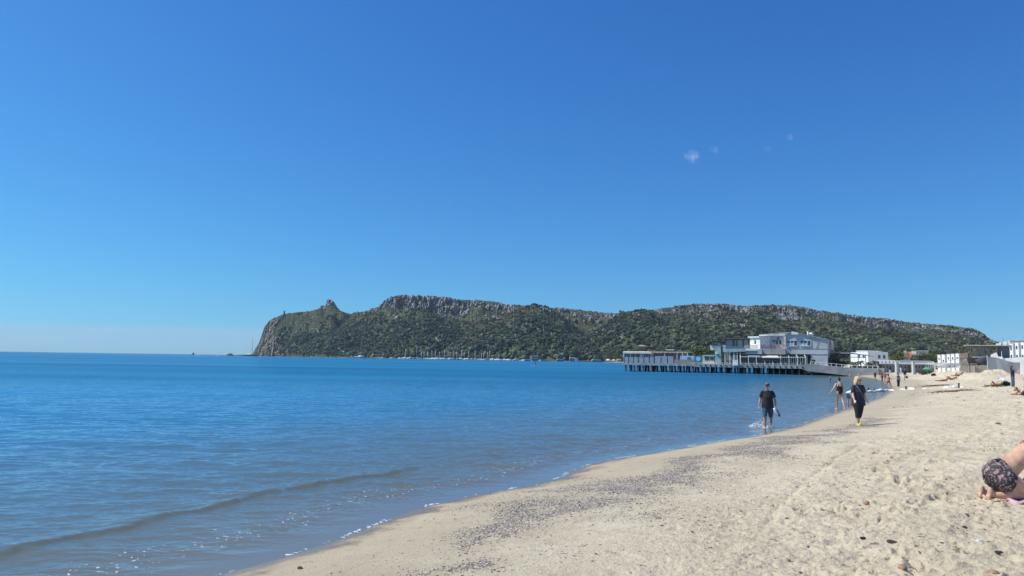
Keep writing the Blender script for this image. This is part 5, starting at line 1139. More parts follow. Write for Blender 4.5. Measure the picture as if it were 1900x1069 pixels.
far_person(1651.6, 694, 12.5, 150, 'far figure in dark top standing before the bathing cabins', stand, sk_tan, navyc, whitec, 1.8, minH=1.6)
far_person(1690, 694, 12, 30, 'far figure in black between the two concrete posts', stand, sk_tan, blackc, blackc, 1.8, minH=1.6)
far_person(1671.5, 694, 11, 0, 'far figure in white clothes close to the left concrete post', stand, sk_tan, whitec, whitec, 1.8, minH=1.5)
# standing woman with long dark hair at the right
far_person(1880, 721, 40, 60, 'woman with long dark hair in black top and blue jeans standing by the sunbathers', {'thR': 6, 'knR': 10, 'thL': -3, 'armR': 40, 'elR': 80, 'armL': 40, 'elL': 85, 'armoR': 6, 'armoL': 6}, sk_pale, blackc, denim, 1.92, hk='long')
# ---- lying and sitting people from joint lists
def posed(name_label, loc, rz, parts, m, vx=.012):
    t = thing('person', name_label, 'person', loc, rz); b_ = MB()
    for kind, *a in parts:
        if kind == 't': b_.tube(a[0], a[1], 14, round_=True)
        if kind == 'l': b_.loft(a[0], 18, a[1] if len(a) > 1 else (0, 1, 0))
    b_.build('body', m, t, remesh=vx, smoothit=3); return t
def lying(px, py, rz, label, m, knees=True, suitm=None, hm=darkhair, face_up=True, sc_=1., reading=False, prop=0.):
    g = GG(px, py)
    hx_ = .78+0; hz = .22+prop
    P_ = [('l', [((0, 0, .12), .14, .09), ((.12, 0, .12), .16, .10), ((.3, 0, .13+prop*.4), .135, .09), ((.48, 0, .15+prop*.8), .17, .10), ((.58, 0, .17+prop), .12, .08), ((.64, 0, .17+prop), .05, .05)]),
          ('t', [(.62, 0, .17+prop), (.68, 0, hz)], [.05, .05]), ('t', [(.72, 0, hz+.0), (.82, 0, hz+.03)], [.085, .085]), ('t', [(.74, 0, hz+.09), (.75, 0, hz+.11)], [.02, .014])]
    for sy in (-1, 1):
        if knees and sy == -1 or knees == 2: P_ += [('t', [(0, sy*.09, .12), (-.36, sy*.11, .42)], [.09, .058]), ('t', [(-.36, sy*.11, .42), (-.52, sy*.11, .06)], [.056, .036]), ('t', [(-.50, sy*.11, .05), (-.66, sy*.11, .04)], [.036, .025])]
        else: P_ += [('t', [(0, sy*.09, .12), (-.42, sy*.12, .09)], [.09, .058]), ('t', [(-.42, sy*.12, .09), (-.84, sy*.14, .07)], [.056, .036]), ('t', [(-.86, sy*.14, .06), (-.88, sy*.16, .20)], [.034, .022])]
        if reading: P_ += [('t', [(.54, sy*.17, .18), (.40, sy*.24, .30), (.62, sy*.08, .50)], [.05, .036, .026]), ('t', [(.62, sy*.08, .50), (.66, sy*.05, .57)], [.03, .02])]
        else: P_ += [('t', [(.54, sy*.18, .15+prop*.8), (.36, sy*.30, .08), (.12, sy*.26, .06)], [.048, .036, .026]), ('t', [(.12, sy*.26, .06), (.02, sy*.24, .05)], [.03, .016])]
    P_ = [(k, *([[tuple(c*sc_ for c in q) for q in a[0]], [r*sc_ for r in a[1]]] if k == 't' else [[((c[0]*sc_, c[1]*sc_, c[2]*sc_), w*sc_, h*sc_) for c, w, h in a[0]]])) for k, *a in P_]
    t = posed(label, tuple(g), R(rz), P_, m, .012)
    MB().loft([((.78*sc_, 0, (hz-.05)*sc_), .075*sc_, .06*sc_), ((.84*sc_, 0, (hz+.0)*sc_), .085*sc_, .09*sc_), ((.90*sc_, 0, (hz+.02)*sc_), .06*sc_, .07*sc_)], 14, (0, 1, 0)).build('hair', hm, t, True)
    if suitm: MB().loft([((-.08*sc_, 0, .12*sc_), .12*sc_, .085*sc_), ((.02*sc_, 0, .125*sc_), .165*sc_, .11*sc_), ((.12*sc_, 0, .125*sc_), .17*sc_, .11*sc_)], 18, (0, 1, 0)).build('swim_trunks', suitm, t, True)
    return t, g
t, g = lying(1846, 717, 12, 'tanned sunbather lying on a towel reading a pale magazine', sk_or, True, mat('red_brown_trunks', (.22, .07, .05), .9), reading=True, prop=.08)
M = t.matrix_basis.copy(); bpy.context.view_layer.update()
def flat_thing(name, label, cat, g, rz, sx, sy, m, h=.02, wav=.012, part='fabric'):
    o = thing(name, label, cat, (g[0], g[1], g[2]), rz); n_ = 14; V = []; rg = random.Random(int(sx*100+sy*10)); 
    for i in range(n_+1):
        for j in range(n_+1):
            x = (i/n_-.5)*sx; y = (j/n_-.5)*sy; wx, wy = g[0]+x*math.cos(rz)-y*math.sin(rz), g[1]+x*math.sin(rz)+y*math.cos(rz); V.append((x+.01*math.sin(j*1.7), y+.01*math.sin(i*2.1), gz(wx, wy)-g[2]+h+wav*math.sin(i*1.3+j*.9)))
    nV = len(V); V += [(a, b2, c-.014) for a, b2, c in V]; Fc = []
    for i in range(n_):
        for j in range(n_): a = i*(n_+1)+j; Fc += [(a, a+n_+1, a+n_+2, a+1), (nV+a, nV+a+1, nV+a+n_+2, nV+a+n_+1)]
    rim = [i*(n_+1) for i in range(n_)]+[n_*(n_+1)+j for j in range(n_)]+[i*(n_+1)+n_ for i in range(n_, 0, -1)]+[j for j in range(n_, 0, -1)]
    for a, c in zip(rim, rim[1:]+rim[:1]): Fc.append((a, nV+a, nV+c, c))
    b_ = MB(); b_.add(V, Fc); o2 = b_.build(part, m, o, True); return o
flat_thing('towel', 'khaki towel under the sunbather with the magazine', 'towel', g, R(12), 2.0, .85, mat('khaki_towel', (.20, .19, .12), .95, .15, 8.), .04)
mg = thing('magazine', 'open pale blue magazine held up by the lying reader', 'magazine', tuple(g), R(12)); b_ = MB(Matrix.Translation((.72, 0, .60)) @ Matrix.Rotation(R(38), 4, 'Y')); b_.box(-.01, .0, -.21, -.005, -.14, .14); b_.box(-.012, -.002, .005, .21, -.14, .14); b_.build('pages', mat('pale_print', (.55, .66, .68), .5, .25, 14.), mg)
gb_ = GG(1866, 716.5); bg_ = thing('beach_bag', 'plump black beach bag beside the standing woman', 'bag', tuple(gb_), R(5)); b_ = MB(); b_.loft([((-.33, 0, .02), .12, .10), ((-.30, 0, .2), .17, .17), ((0, 0, .24), .20, .22), ((.3, 0, .2), .17, .17), ((.34, 0, .05), .1, .1)], 16, (0, 1, 0)); b_.build('shell', blackc, bg_, remesh=.02); MB().tube([(-.2, 0, .38), (-.1, 0, .50), (.1, 0, .50), (.2, 0, .38)], .015, 6).build('handle', blackc, bg_)
lying(1777, 702.5, 14, 'dark tanned sunbather lying with one knee up, farther back on the slope', sk_dark, True, pinkc, prop=.25)
lying(1748, 708.5, 17, 'dark sunbather stretched out flat lowest on the sand slope', sk_dark, False, blackc, prop=.05)
lying(1764, 705.3, 12, 'dark sunbather with both knees up between the two other sunbathers', sk_dark, 2, brownc, prop=.1)
for px, py, lb, w in ((1732.5, 702.3, 'small dark bag lying alone on the far sand', .5),):
    gb_ = GG(px, py); o = thing('dark_bag', lb, 'bag', tuple(gb_)); b_ = MB(); b_.loft([((-.3, 0, .02), .1, .1), ((-.2, 0, .16), .2, .17), ((.1, 0, .18), .2, .18), ((.3, 0, .05), .12, .1)], 14, (0, 1, 0)); b_.build('shell', blackc, o, remesh=.02)
# prone orange sunbather and sitting companion at the right edge
g = GG(1893, 733)
P_ = [('l', [((-.10, 0, .28), .12, .08), ((.05, 0, .22), .17, .11), ((.3, 0, .15), .16, .11), ((.5, 0, .14), .15, .11), ((.75, 0, .16), .17, .13), ((.9, 0, .15), .14, .12)]), ('t', [(-.12, 0, .29), (-.2, 0, .34)], [.05, .05]), ('t', [(-.25, 0, .36), (-.31, 0, .33)], [.085, .075])]
for sy in (-1, 1): P_ += [('t', [(0, sy*.17, .24), (-.16, sy*.24, .06)], [.05, .038]), ('t', [(-.16, sy*.24, .06), (-.42, sy*.12, .05)], [.036, .026]), ('t', [(-.42, sy*.12, .05), (-.5, sy*.1, .04)], [.028, .016]), ('t', [(.85, sy*.09, .13), (1.3, sy*.11, .10), (1.72, sy*.12, .07)], [.10, .06, .036]), ('t', [(1.72, sy*.12, .07), (1.85, sy*.12, .02)], [.035, .022])]
t = posed('orange tanned sunbather lying on the front, propped on elbows, at the right edge', tuple(g), R(-4), P_, sk_or, .012)
MB().loft([((-.27, 0, .40), .08, .07), ((-.22, 0, .42), .095, .09), ((-.16, 0, .38), .07, .07)], 14, (0, 1, 0)).build('hair', brownc, t, True)
MB().loft([((.70, 0, .16), .17, .12), ((.82, 0, .17), .18, .14), ((.92, 0, .15), .15, .12)], 16, (0, 1, 0)).build('swim_trunks', blackc, t, True)
flat_thing('towel', 'dark striped towel under the orange tanned sunbather', 'towel', (g[0]+.8, g[1], gz(g[0]+.8, g[1])), R(-4), 2.2, .9, mat('dark_towel', (.12, .09, .09), .95, .2, 8.), .03)
cgp = GG(1900, 733.5); o = thing('folding_chair_back', 'white curved low beach chair frame at the very right edge of the sand', 'beach chair', tuple(cgp), 0)
MB().tube([(.02, -.3, .02), (.05, -.3, .22), (.18, -.3, .36), (.34, -.3, .40), (.9, -.3, .42)], .03, 8).build('frame', whitep, o, True); MB().tube([(.02, .3, .02), (.05, .3, .22), (.18, .3, .36), (.34, .3, .40), (.9, .3, .42)], .03, 8).build('frame', whitep, o, True); MB().box(.35, .95, -.3, .3, .36, .385).build('seat', whitec, o)
g = GG(1903, 727)
P_ = [('l', [((0, 0, .08), .15, .13), ((0, 0, .18), .16, .13), ((.03, 0, .38), .13, .10), ((.05, 0, .55), .17, .11), ((.05, 0, .62), .10, .08)], (0, 1, 0)), ('t', [(.05, 0, .62), (.03, 0, .72)], [.05, .05]), ('t', [(.0, 0, .76), (.0, 0, .86)], [.085, .088]), ('t', [(-.09, 0, .80), (-.10, 0, .79)], [.016, .012])]
for sy in (-1, 1): P_ += [('t', [(0, sy*.1, .12), (.42, sy*.14, .36)], [.09, .058]), ('t', [(.42, sy*.14, .36), (.68, sy*.14, .05)], [.056, .036]), ('t', [(.68, sy*.14, .05), (.84, sy*.15, .03)], [.035, .025]), ('t', [(.05, sy*.19, .56), (.0, sy*.27, .32), (-.02, sy*.26, .08)], [.05, .038, .028]), ('t', [(-.02, sy*.26, .06), (-.10, sy*.27, .03)], [.03, .018])]
t = posed('orange tanned person sitting upright behind the prone sunbather', tuple(g), R(-20), P_, sk_or, .012)
MB().loft([((.03, 0, .74), .08, .08), ((.015, 0, .84), .095, .098), ((.01, 0, .93), .06, .07)], 14, (0, 1, 0)).build('hair', darkhair, t, True)
# ---- kneeling bather close at the right edge
g = GG(1856, 924); sc1 = 1.0
t = thing('person', 'kneeling bather in a dark floral bikini bottom folded forward on the sand at right', 'person', tuple(g), R(0)); t.scale = (.98, .98, 1.13); b_ = MB()
b_.loft([((-.10, 0, .27), .10, .09), ((-.05, 0, .29), .165, .15), ((.04, 0, .325), .175, .16), ((.15, 0, .39), .155, .13), ((.28, 0, .485), .14, .115), ((.42, 0, .57), .165, .115), ((.53, 0, .64), .15, .09), ((.60, 0, .67), .07, .06)], 26, (0, 1, 0))
b_.tube([(.57, 0, .66), (.66, 0, .69)], [.055, .052], 12, round_=True); b_.loft([((.74, 0, .58), .03, .03), ((.73, 0, .63), .06, .07), ((.72, 0, .70), .074, .095), ((.71, 0, .77), .06, .08), ((.71, 0, .80), .02, .03)], 16, (0, 1, 0))
b_.tube([(.80, 0, .68), (.825, 0, .655)], [.012, .013], 8, round_=True)
for sy, ox in ((-1, 0.), (1, -.015)):
    y0 = sy*.115
    b_.tube([(.0+ox, y0*.95, .25), (.16+ox, y0*1.15, .18), (.37+ox, y0*1.3, .085)], [.125, .10, .064], 18, round_=True)
    b_.tube([(.37+ox, y0*1.3, .075), (.18+ox, y0*1.15, .085), (-.02+ox, y0*.9, .062), (-.125+ox, y0*.75, .06)], [.058, .062, .045, .034], 16, round_=True)
    a = Vector((-.15+ox, y0*.72, .06))
    # foot with the toes tucked: heel up, ball on the sand
    b_.tube([a+Vector((-.012, 0, .02)), a+Vector((-.035, 0, .062))], [.036, .031], 12, round_=True)
    b_.loft([(a+Vector((-.03, 0, .07)), .026, .026), (a+Vector((-.035, 0, .04)), .034, .036), (a+Vector((-.055, 0, .0)), .040, .028), (a+Vector((-.078, 0, -.028)), .044, .022)], 14, (0, 1, 0))
    for k in range(5):
        p = a+Vector((-.085+.003*k, sy*(-.034+.017*k), -.036)); b_.tube([p, p+Vector((.012, 0, -.014)), p+Vector((.034, 0, -.016))], [.0125 if k == 0 else .0095, .010, .008], 8, round_=True)
    # arm reaching down beside the thighs
    b_.tube([(.50, sy*.17, .67), (.47, sy*.25, .50), (.45, sy*.27, .42)], [.052, .044, .038], 14, round_=True); b_.tube([(.45, sy*.27, .42), (.39, sy*.25, .36), (.33, sy*.20, .315)], [.039, .036, .026], 14, round_=True)
    hand(b_, Vector((.33, sy*.20, .315)), Vector((-.75, -sy*.25, -.45)), Vector((0, -sy*.9, .5)), 1.68, 22*sy)
b_.build('body', skin('peach_skin', (.60, .36, .24)), t, remesh=.006, smoothit=4)
fm2, N, L, b = newmat('floral_cloth'); MATS['floral_cloth'] = fm2
tc = nd('ShaderNodeTexCoord').outputs['Object']
def vor(scale, feature='F1'):
    v_ = nd('ShaderNodeTexVoronoi', Scale=scale); v_.feature = feature; L.new(tc, v_.inputs['Vector']); return v_
nz_ = nd('ShaderNodeTexNoise', Scale=18., Detail=4.); L.new(tc, nz_.inputs['Vector'])
va = nd('ShaderNodeVectorMath'); va.operation = 'MULTIPLY_ADD'; L.new(nz_.outputs['Color'], va.inputs[0]); va.inputs[1].default_value = (.07, .07, .07); L.new(tc, va.inputs[2])
v1 = nd('ShaderNodeTexVoronoi', Scale=17.); L.new(va.outputs[0], v1.inputs['Vector']); v2 = nd('ShaderNodeTexVoronoi', Scale=30.); L.new(va.outputs[0], v2.inputs['Vector'])
c = mixc(mrange(v1.outputs['Distance'], .30, .36, 1, 0), (.065, .052, .058), (.40, .24, .25)); c = mixc(mrange(v2.outputs['Distance'], .26, .36, .8, 0), c, (.42, .38, .38)); c = mixc(mrange(v1.outputs['Distance'], .10, .14, 1, 0), c, (.30, .10, .14))
L.new(c, b.inputs['Base Color']); b.inputs['Roughness'].default_value = .85
b_ = MB(); rg = random.Random(2)
rings = []
for (c_, w_, h_) in [((-.15, 0, .225), .10, .08), ((-.12, 0, .25), .155, .135), ((-.055, 0, .275), .192, .172), ((.03, 0, .30), .195, .185), ((.075, 0, .315), .188, .182)]: rings.append((c_, w_, h_))
b_.loft(rings, 30, (0, 1, 0))
for sy in (-1, 1):
    b_.tube([(.0, sy*.109, .25), (.01, sy*.111, .246), (.03, sy*.114, .238)], [.138, .136, .132], 18, round_=True)
bt = b_.build('bikini_bottom', fm2, t, remesh=.008, smoothit=2)
# cloth wrinkles
me = bt.data; co_ = np.zeros(len(me.vertices)*3, dtype=np.float32); me.vertices.foreach_get('co', co_); no_ = np.zeros_like(co_); me.vertices.foreach_get('normal', no_); co_ = co_.reshape(-1, 3); no_ = no_.reshape(-1, 3)
wv = .5*samp(NZ2, co_[:, 0]+co_[:, 1]*.6, co_[:, 2]-co_[:, 1]*.4, .62)+.5*samp(NZ2, co_[:, 0]*.8+3, co_[:, 2]*1.6+co_[:, 1], .9)
co_ += no_*(wv*.005+.002)[:, None]; me.vertices.foreach_set('co', co_.ravel()); me.update()
b_ = MB()
for sx_ in (-1, 1): b_.loft([((-.045, -.05, .455), .012, .01), ((-.045+sx_*.022, -.06, .475), .022, .008), ((-.045+sx_*.04, -.065, .468), .008, .005)], 10, (0, 1, 0))
b_.build('bow', blackc, bt); MB().tube([(.075, -.195, .25), (.13, -.205, .235), (.19, -.205, .205), (.26, -.20, .175)], .005, 6).build('tie_string', blackc, bt)
MB().loft([((.70, 0, .66), .085, .07), ((.69, 0, .74), .09, .10), ((.70, 0, .82), .06, .08)], 16, (0, 1, 0)).build('hair', darkhair, t, True)
MB().loft([((.43, 0, .577), .172, .122), ((.48, 0, .61), .176, .120), ((.53, 0, .64), .165, .105)], 24, (0, 1, 0)).build('bikini_top', fm2, t, True)
gt_ = (g[0]+.62, g[1]-.04, gz(g[0]+.62, g[1]-.04)); flat_thing('towel', 'pale pink towel with wrinkled edge under the kneeling bather', 'towel', gt_, R(-6), 1.25, .62, mat('pale_pink_towel', (.55, .38, .42), .95, .12, 12.), .035, .012)
# ================================================================== BOATS, FAR SHORE, ROCKS
hullw = mat('white_hull', (.75, .75, .74), .4, .05, 1.); hulld = mat('navy_hull', (.02, .03, .06), .4, .1, 1.); hullb = mat('blue_hull', (.06, .13, .22), .4, .1, 1.); mastm = mat('pale_mast', (.50, .52, .54), .4, .1, 1.)
def sailboat(px, py, D, L_, mh, rz, label, hm=None, cabin=True, name='sailboat', group='boats moored along the headland', boom=True, mastpx=None):
    p = P(px, py, D); t = thing(name, label, 'sailboat', (p[0], p[1], 0), rz, group); h = L_*.10+.35; b_ = MB()
    rings = []
    for q, w_, dr_ in ((-.5, .11, .0), (-.35, .15, 0), (0, .17, 0), (.25, .12, .04), (.42, .05, .1), (.5, .008, .2)):
        rings.append(((q*L_, 0, h*.35+dr_*h*.6), w_*L_, h*.62))
    b_.loft(rings, 14, (0, 1, 0), power=2.6); b_.build('hull', hm or hullw, t, True)
    MB().loft([((-.28*L_, 0, h*.9), .10*L_, .05*L_), ((0, 0, h*.95), .10*L_, .055*L_), ((.18*L_, 0, h*.9), .06*L_, .02*L_)], 12, (0, 1, 0), power=3.).build('cabin', hullw, t, True)
    if mh:
        ms = MB().tube([(.05*L_, 0, h*.5), (.05*L_, 0, mh)], [D*.00034, D*.00028], 6).build('mast', mastm, t, True)
        if boom: MB().tube([(.05*L_, 0, h+1.1), (-.38*L_, 0, h+1.2)], .16, 6).build('boom', mat('sail_cover', (.35, .38, .44), .8), t, True)
        b_ = MB(); b_.tube([(.05*L_, 0, mh*.97), (.48*L_, 0, h)], .025, 4); b_.tube([(.05*L_, 0, mh*.97), (-.48*L_, 0, h)], .025, 4); b_.build('rigging', darkp, t)
    return t
sailboat(466, 660.6, 1500, 28, 39, R(8), 'dark hulled yacht with a very tall mast anchored off the headland cliff', hulld)
sailboat(668, 663.2, 1080, 20, 0, R(170), 'low white motor cruiser with blue hull below the brown rock patch', hullb, name='motor_cruiser')
t = [o for o in bpy.data.objects if o.name.startswith('motor_cruiser')][0]; t['category'] = 'motor boat'
MB().loft([((-4, 0, 3.0), 1.6, .7), ((0, 0, 3.3), 1.6, .8), ((3, 0, 2.9), 1.2, .5)], 12, (0, 1, 0), power=3.).build('flybridge', hullw, t, True)
MB().tube([(-1, 0, 3), (-1, 0, 25)], .08, 5).build('mast', mastm, t)
sailboat(710, 663.8, 1050, 8, 7, R(20), 'small white boat left of the moored row', None, name='small_boat')
masts = [(752, 18, 15), (774, 22, 13), (781, 13, 11), (787, 14, 10), (793, 14, 11), (802, 16, 12), (807, 14, 10), (816, 14, 10), (824, 17, 12), (832, 15, 10), (841, 16, 12), (848, 14, 10), (856, 17, 13), (862, 14, 9), (869, 15, 11), (882, 17, 12), (893, 13, 10), (898, 13, 10), (904, 14, 11), (909, 17, 12), (925, 11, 9), (936, 11, 9)]
ordw = 'first second third fourth fifth sixth seventh eighth ninth tenth eleventh twelfth thirteenth fourteenth fifteenth sixteenth seventeenth eighteenth nineteenth twentieth twenty-first twenty-second'.split()
proto = None; rg = random.Random(12)
for k, (x, hpx, L_) in enumerate(masts):
    D = float(Db(x))-22-6*(k % 3); mh = hpx/FPX*D; kk = k % 5; lab = ordw[k]+' moored white sailboat counting from the left of the marina row'
    if kk == 0 or proto is None or k in (1, 15, 19): proto = sailboat(x, 664, D, 11., mh, R(rg.uniform(-40, 40)+180*(k % 2)), lab, [hullw, hullb, hullw][k % 3], group='sailboats moored in the marina row'); proto_mh = mh
    else: p = P(x, 664, D); dup(proto, (p[0], p[1], 0), R(rg.uniform(-40, 40)+180*(k % 2)), lab, 'sailboats moored in the marina row', (L_/11., L_/11., mh/proto_mh))
# small motor boats between them
proto = None
mot = [(728, 'leftmost'), (741, 'second'), (762, 'third'), (796, 'fourth'), (812, 'fifth'), (836, 'sixth'), (865, 'seventh'), (876, 'eighth'), (890, 'ninth'), (915, 'tenth'), (944, 'eleventh'), (957, 'twelfth'), (972, 'rightmost')]
for k, (x, w_) in enumerate(mot):
    D = float(Db(x))-34-4*(k % 2); p = P(x, 665, D); lab = w_+' small white motor boat moored among the marina masts'
    if proto is None:
        t = thing('motor_boat', lab, 'motor boat', (p[0], p[1], 0), .3, 'small motor boats in the marina'); b_ = MB()
        b_.loft([((-4.2, 0, .5), 1.3, .75), ((0, 0, .55), 1.5, .8), ((2.8, 0, .75), 1., .7), ((4.4, 0, 1.1), .1, .3)], 12, (0, 1, 0), power=2.6); b_.build('hull', hullw, t, True)
        MB().loft([((-1.4, 0, 1.6), 1., .6), ((.8, 0, 1.6), 1., .6), ((1.9, 0, 1.3), .7, .25)], 10, (0, 1, 0), power=3.).build('cabin', hullw, t, True); MB().box(-1.2, 1.0, -1.02, 1.02, 1.55, 1.95).build('window', glass, t); proto = t
    else: dup(proto, (p[0], p[1], 0), rg.uniform(0, 6.3), lab, 'small motor boats in the marina', (rg.uniform(.8, 1.3),)*3)
# jetty and low quay behind the boats
def strip(x0, x1, doff, z0, z1, w_, name, label, cat, m, part):
    t = thing(name, label, cat); n_ = 10; pts = [P(x0+(x1-x0)*i/n_, 665, float(Db(x0+(x1-x0)*i/n_))+doff)[:2] for i in range(n_+1)]; b_ = MB()
    V = []
    for p in pts: V += [(p[0], p[1], z0), (p[0], p[1], z1), (p[0], p[1]+w_, z1), (p[0], p[1]+w_, z0)]
    Fc = [(4*i+j, 4*i+(j+1) % 4, 4*i+4+(j+1) % 4, 4*i+4+j) for i in range(n_) for j in range(4)]+[(0, 3, 2, 1), (4*n_, 4*n_+1, 4*n_+2, 4*n_+3)]
    b_.add(V, Fc); b_.build(part, m, t); return t
strip(738, 1010, -6, -.6, 1.1, 8, 'quay', 'long low pale quay behind the moored boats', 'quay', mat('pale_quay', (.46, .43, .38), .9, .2, .2), 'wall')
pale_roof = mat('pale_tent', (.72, .70, .66), .8, .08, .5)
def far_box(t, x0, x1, y0, y1, D, dep, m, name): 
    xa, xb = P(x0, 660, D)[0], P(x1, 660, D)[0]; xm = (x0+x1)/2; return MB().box(xa, xb, D, D+dep, ZY(xm, y1, D), ZY(xm, y0, D)).build(name, m, t)
D = 935.; t = thing('waterside_kiosk', 'two tiered dark kiosk with pale roofs at the far shore', 'kiosk')
far_box(t, 986.5, 999.5, 659.8, 661.4, D, 8, cream, 'roof'); far_box(t, 987.5, 998.5, 661.4, 663.8, D+1, 6, darkp, 'wall'); far_box(t, 985.5, 999.5, 663.8, 665, D-1, 9, cream, 'roof'); far_box(t, 987, 999, 665, 671, D, 6, mat('brown_board', (.34, .24, .18)), 'wall')
for k, (x0, x1, y0, lb) in enumerate(((973, 985, 666.3, 'pale low boat shed left of the two tiered kiosk'), (1003, 1014, 667.5, 'brown and pink huts right of the two tiered kiosk'), (1033, 1047, 665.8, 'long white tent on the far beach'), (1057, 1067, 663, 'white raised pavilion on the far beach'), (1067, 1072.5, 664.5, 'small white box building joined to the far pavilion'), (1098, 1116, 667, 'pale flat hut with dark front near the far trees'), (1145, 1153, 666.4, 'white vaulted tent just left of the pier end'))):
    D = 900.-k*3; t = thing('beach_hut', lb, 'hut', group='huts along the far shore'); xm = (x0+x1)/2
    m_ = [pale_roof, mat('pink_plaster', (.62, .53, .50)), pale_roof, whitep, whitep, pale_roof, whitep][k]
    far_box(t, x0, x1, y0+1.6, 671.3, D, 5, mat('brown_board', (.34, .24, .18)) if k != 4 else whitep, 'wall')
    xa, xb = P(x0-.5, 660, D)[0], P(x1+.5, 660, D)[0]; za, zb = ZY(xm, y0+1.7, D), ZY(xm, y0, D); MB().prism([(xa, za), (xb, za), (xb-(xb-xa)*.15, zb), (xa+(xb-xa)*.15, zb)], 'y', D-1.5, D+6).build('roof', m_, t)
for k, (x, y, lb) in enumerate(((1128.5, 665.5, 'pointed pale parasol tent among the far trees'), (1139, 666, 'yellowish pointed tent left of the white vaulted tent'))):
    D = 890.; p = P(x, 671, D); t = thing('pointed_tent', lb, 'tent', (p[0], p[1], .8)); zt = ZY(x, y, D)-.8; MB().tube([(0, 0, zt*.35), (0, 0, zt)], [3.6, .1], 8).build('canopy', [pale_roof, mat('yellow_canvas', (.62, .58, .30), .8)][k], t); MB().tube([(0, 0, 0), (0, 0, zt*.4)], .12, 6).build('pole', darkp, t)
for k, (x, y0, w_, col, lb) in enumerate(((1008, 661.5, 12, (.09, .13, .04), 'light green round tree right of the two tiered kiosk'), (1068, 645, 20, (.13, .13, .06), 'tall pale olive tree above the white far pavilion'), (1133, 650, 22, (.12, .14, .06), 'broad pale green tree above the pointed tents'), (928, 655, 9, (.20, .15, .09), 'brown withered tree behind the marina quay'), (893, 651, 10, (.12, .13, .05), 'olive feathery tree behind the marina masts'), (1112, 652, 14, (.10, .12, .05), 'olive tree left of the broad pale green tree'), (1147, 655, 13, (.10, .12, .05), 'olive tree right of the broad pale green tree'))):
    D = float(Db(x))+6; p = P(x, 668, D); zt = ZY(x, y0, D); tree((p[0], p[1], .8), w_*D/FPX*1.1, zt-.8, lb, 200+k, col, 700, 'broad trees on the far shore')
# watch tower ruin on the headland
i_ = int(np.argmin(abs(hx-526))); pt = V_ = None
zt = float(HZs[-1, i_]); D = float(HDs[-1, i_]); X0 = float(HXs[-1, i_])
t = thing('watch_tower', 'ruined round stone watch tower on the headland crest', 'tower', (X0, D-4, zt-2)); MB().tube([(0, 0, -2), (0, 0, 4), (0, 0, 8.2)], [2.6, 2.2, 1.9], 12).build('wall', mat('old_stone', (.22, .21, .20), .95, .25, .5, .4), t, True); MB().tube([(0, 0, 8.2), (0, 0, 9)], [2.3, 2.3], 12).build('parapet', mat('old_stone', (.22, .21, .20)), t)
# rocks
rockm = mat('dark_sea_rock', (.12, .10, .085), .95, .35, .15, .5)
def rock_(px, py, D, rx, ry, rz_, label, seed, sink=.3):
    p = P(px, py, D); t = thing('rock', label, 'rock', (p[0], p[1], 0), 0, 'rocks off the headland'); b_ = MB(); rg = random.Random(seed)
    for k in range(5): b_.ball((rg.uniform(-.4, .4)*rx, rg.uniform(-.3, .3)*ry, -sink*rz_), (rx*rg.uniform(.4, .7), ry*.6, rz_*rg.uniform(.9, 1.35)), 12, 9, seed+k, .08)
    b_.build('boulder', rockm, t); return t
rock_(427, 659.5, 1750, 9.5, 8, 5.6, 'dark rounded rock islet left of the tall masted yacht', 3); rock_(441, 660, 1700, 9, 6, 1.6, 'flat dark reef between the islet and the yacht', 8); rock_(474, 660.5, 1560, 14, 8, 2.0, 'low dark rocks at the foot of the headland cliff', 12)
# far dark boat with a wake
p = G(358.7, 658.2); D = 1500.; p = P(358.7, 658, D); t = thing('dark_motor_boat', 'dark upright motor boat with a white wake on the open sea', 'motor boat', (p[0], p[1], 0))
MB().loft([((-3, 0, .5), 1.6, .9), ((1.5, 0, .6), 1.7, .9), ((4.6, 0, 1.2), .2, .4)], 12, (0, 1, 0), power=2.6).build('hull', hulld, t, True); MB().loft([((0, 0, .9), 2.2, 1.8), ((0, 0, 3.2), 1.8, 1.5), ((0, 0, 5.0), .9, .9), ((0, 0, 5.6), .5, .5)], 12, (1, 0, 0)).build('cabin', hulld, t, True); MB().tube([(0, 0, 5.4), (0, 0, 6.4)], .15, 5).build('mast', darkp, t)
wk = thing('boat_wake', 'thin white foam wake trailing right of the dark motor boat', 'wake', (p[0]+2, p[1]-6, 0)); b_ = MB(); rg = random.Random(3)
for k in range(16): x = rg.uniform(0, 17); b_.ball((x, rg.uniform(-2, 2), .12), (rg.uniform(1, 2.4), .8, .38*(1-x/22)), 8, 5)
b_.build('foam', mat('white_water', (.85, .88, .90)), wk, True)
p = P(402, 659.3, 1500); wk2 = thing('foam_patch', 'tiny white breaker on the open sea between the boat and the islet', 'foam', (p[0], p[1], 0)); b_ = MB()
for k in range(7): b_.ball((rg.uniform(-3, 3), rg.uniform(-1, 1), .1), (rg.uniform(.6, 1.4), .5, .6), 8, 5)
b_.build('foam', mat('white_water', (.85, .88, .90)), wk2, True)
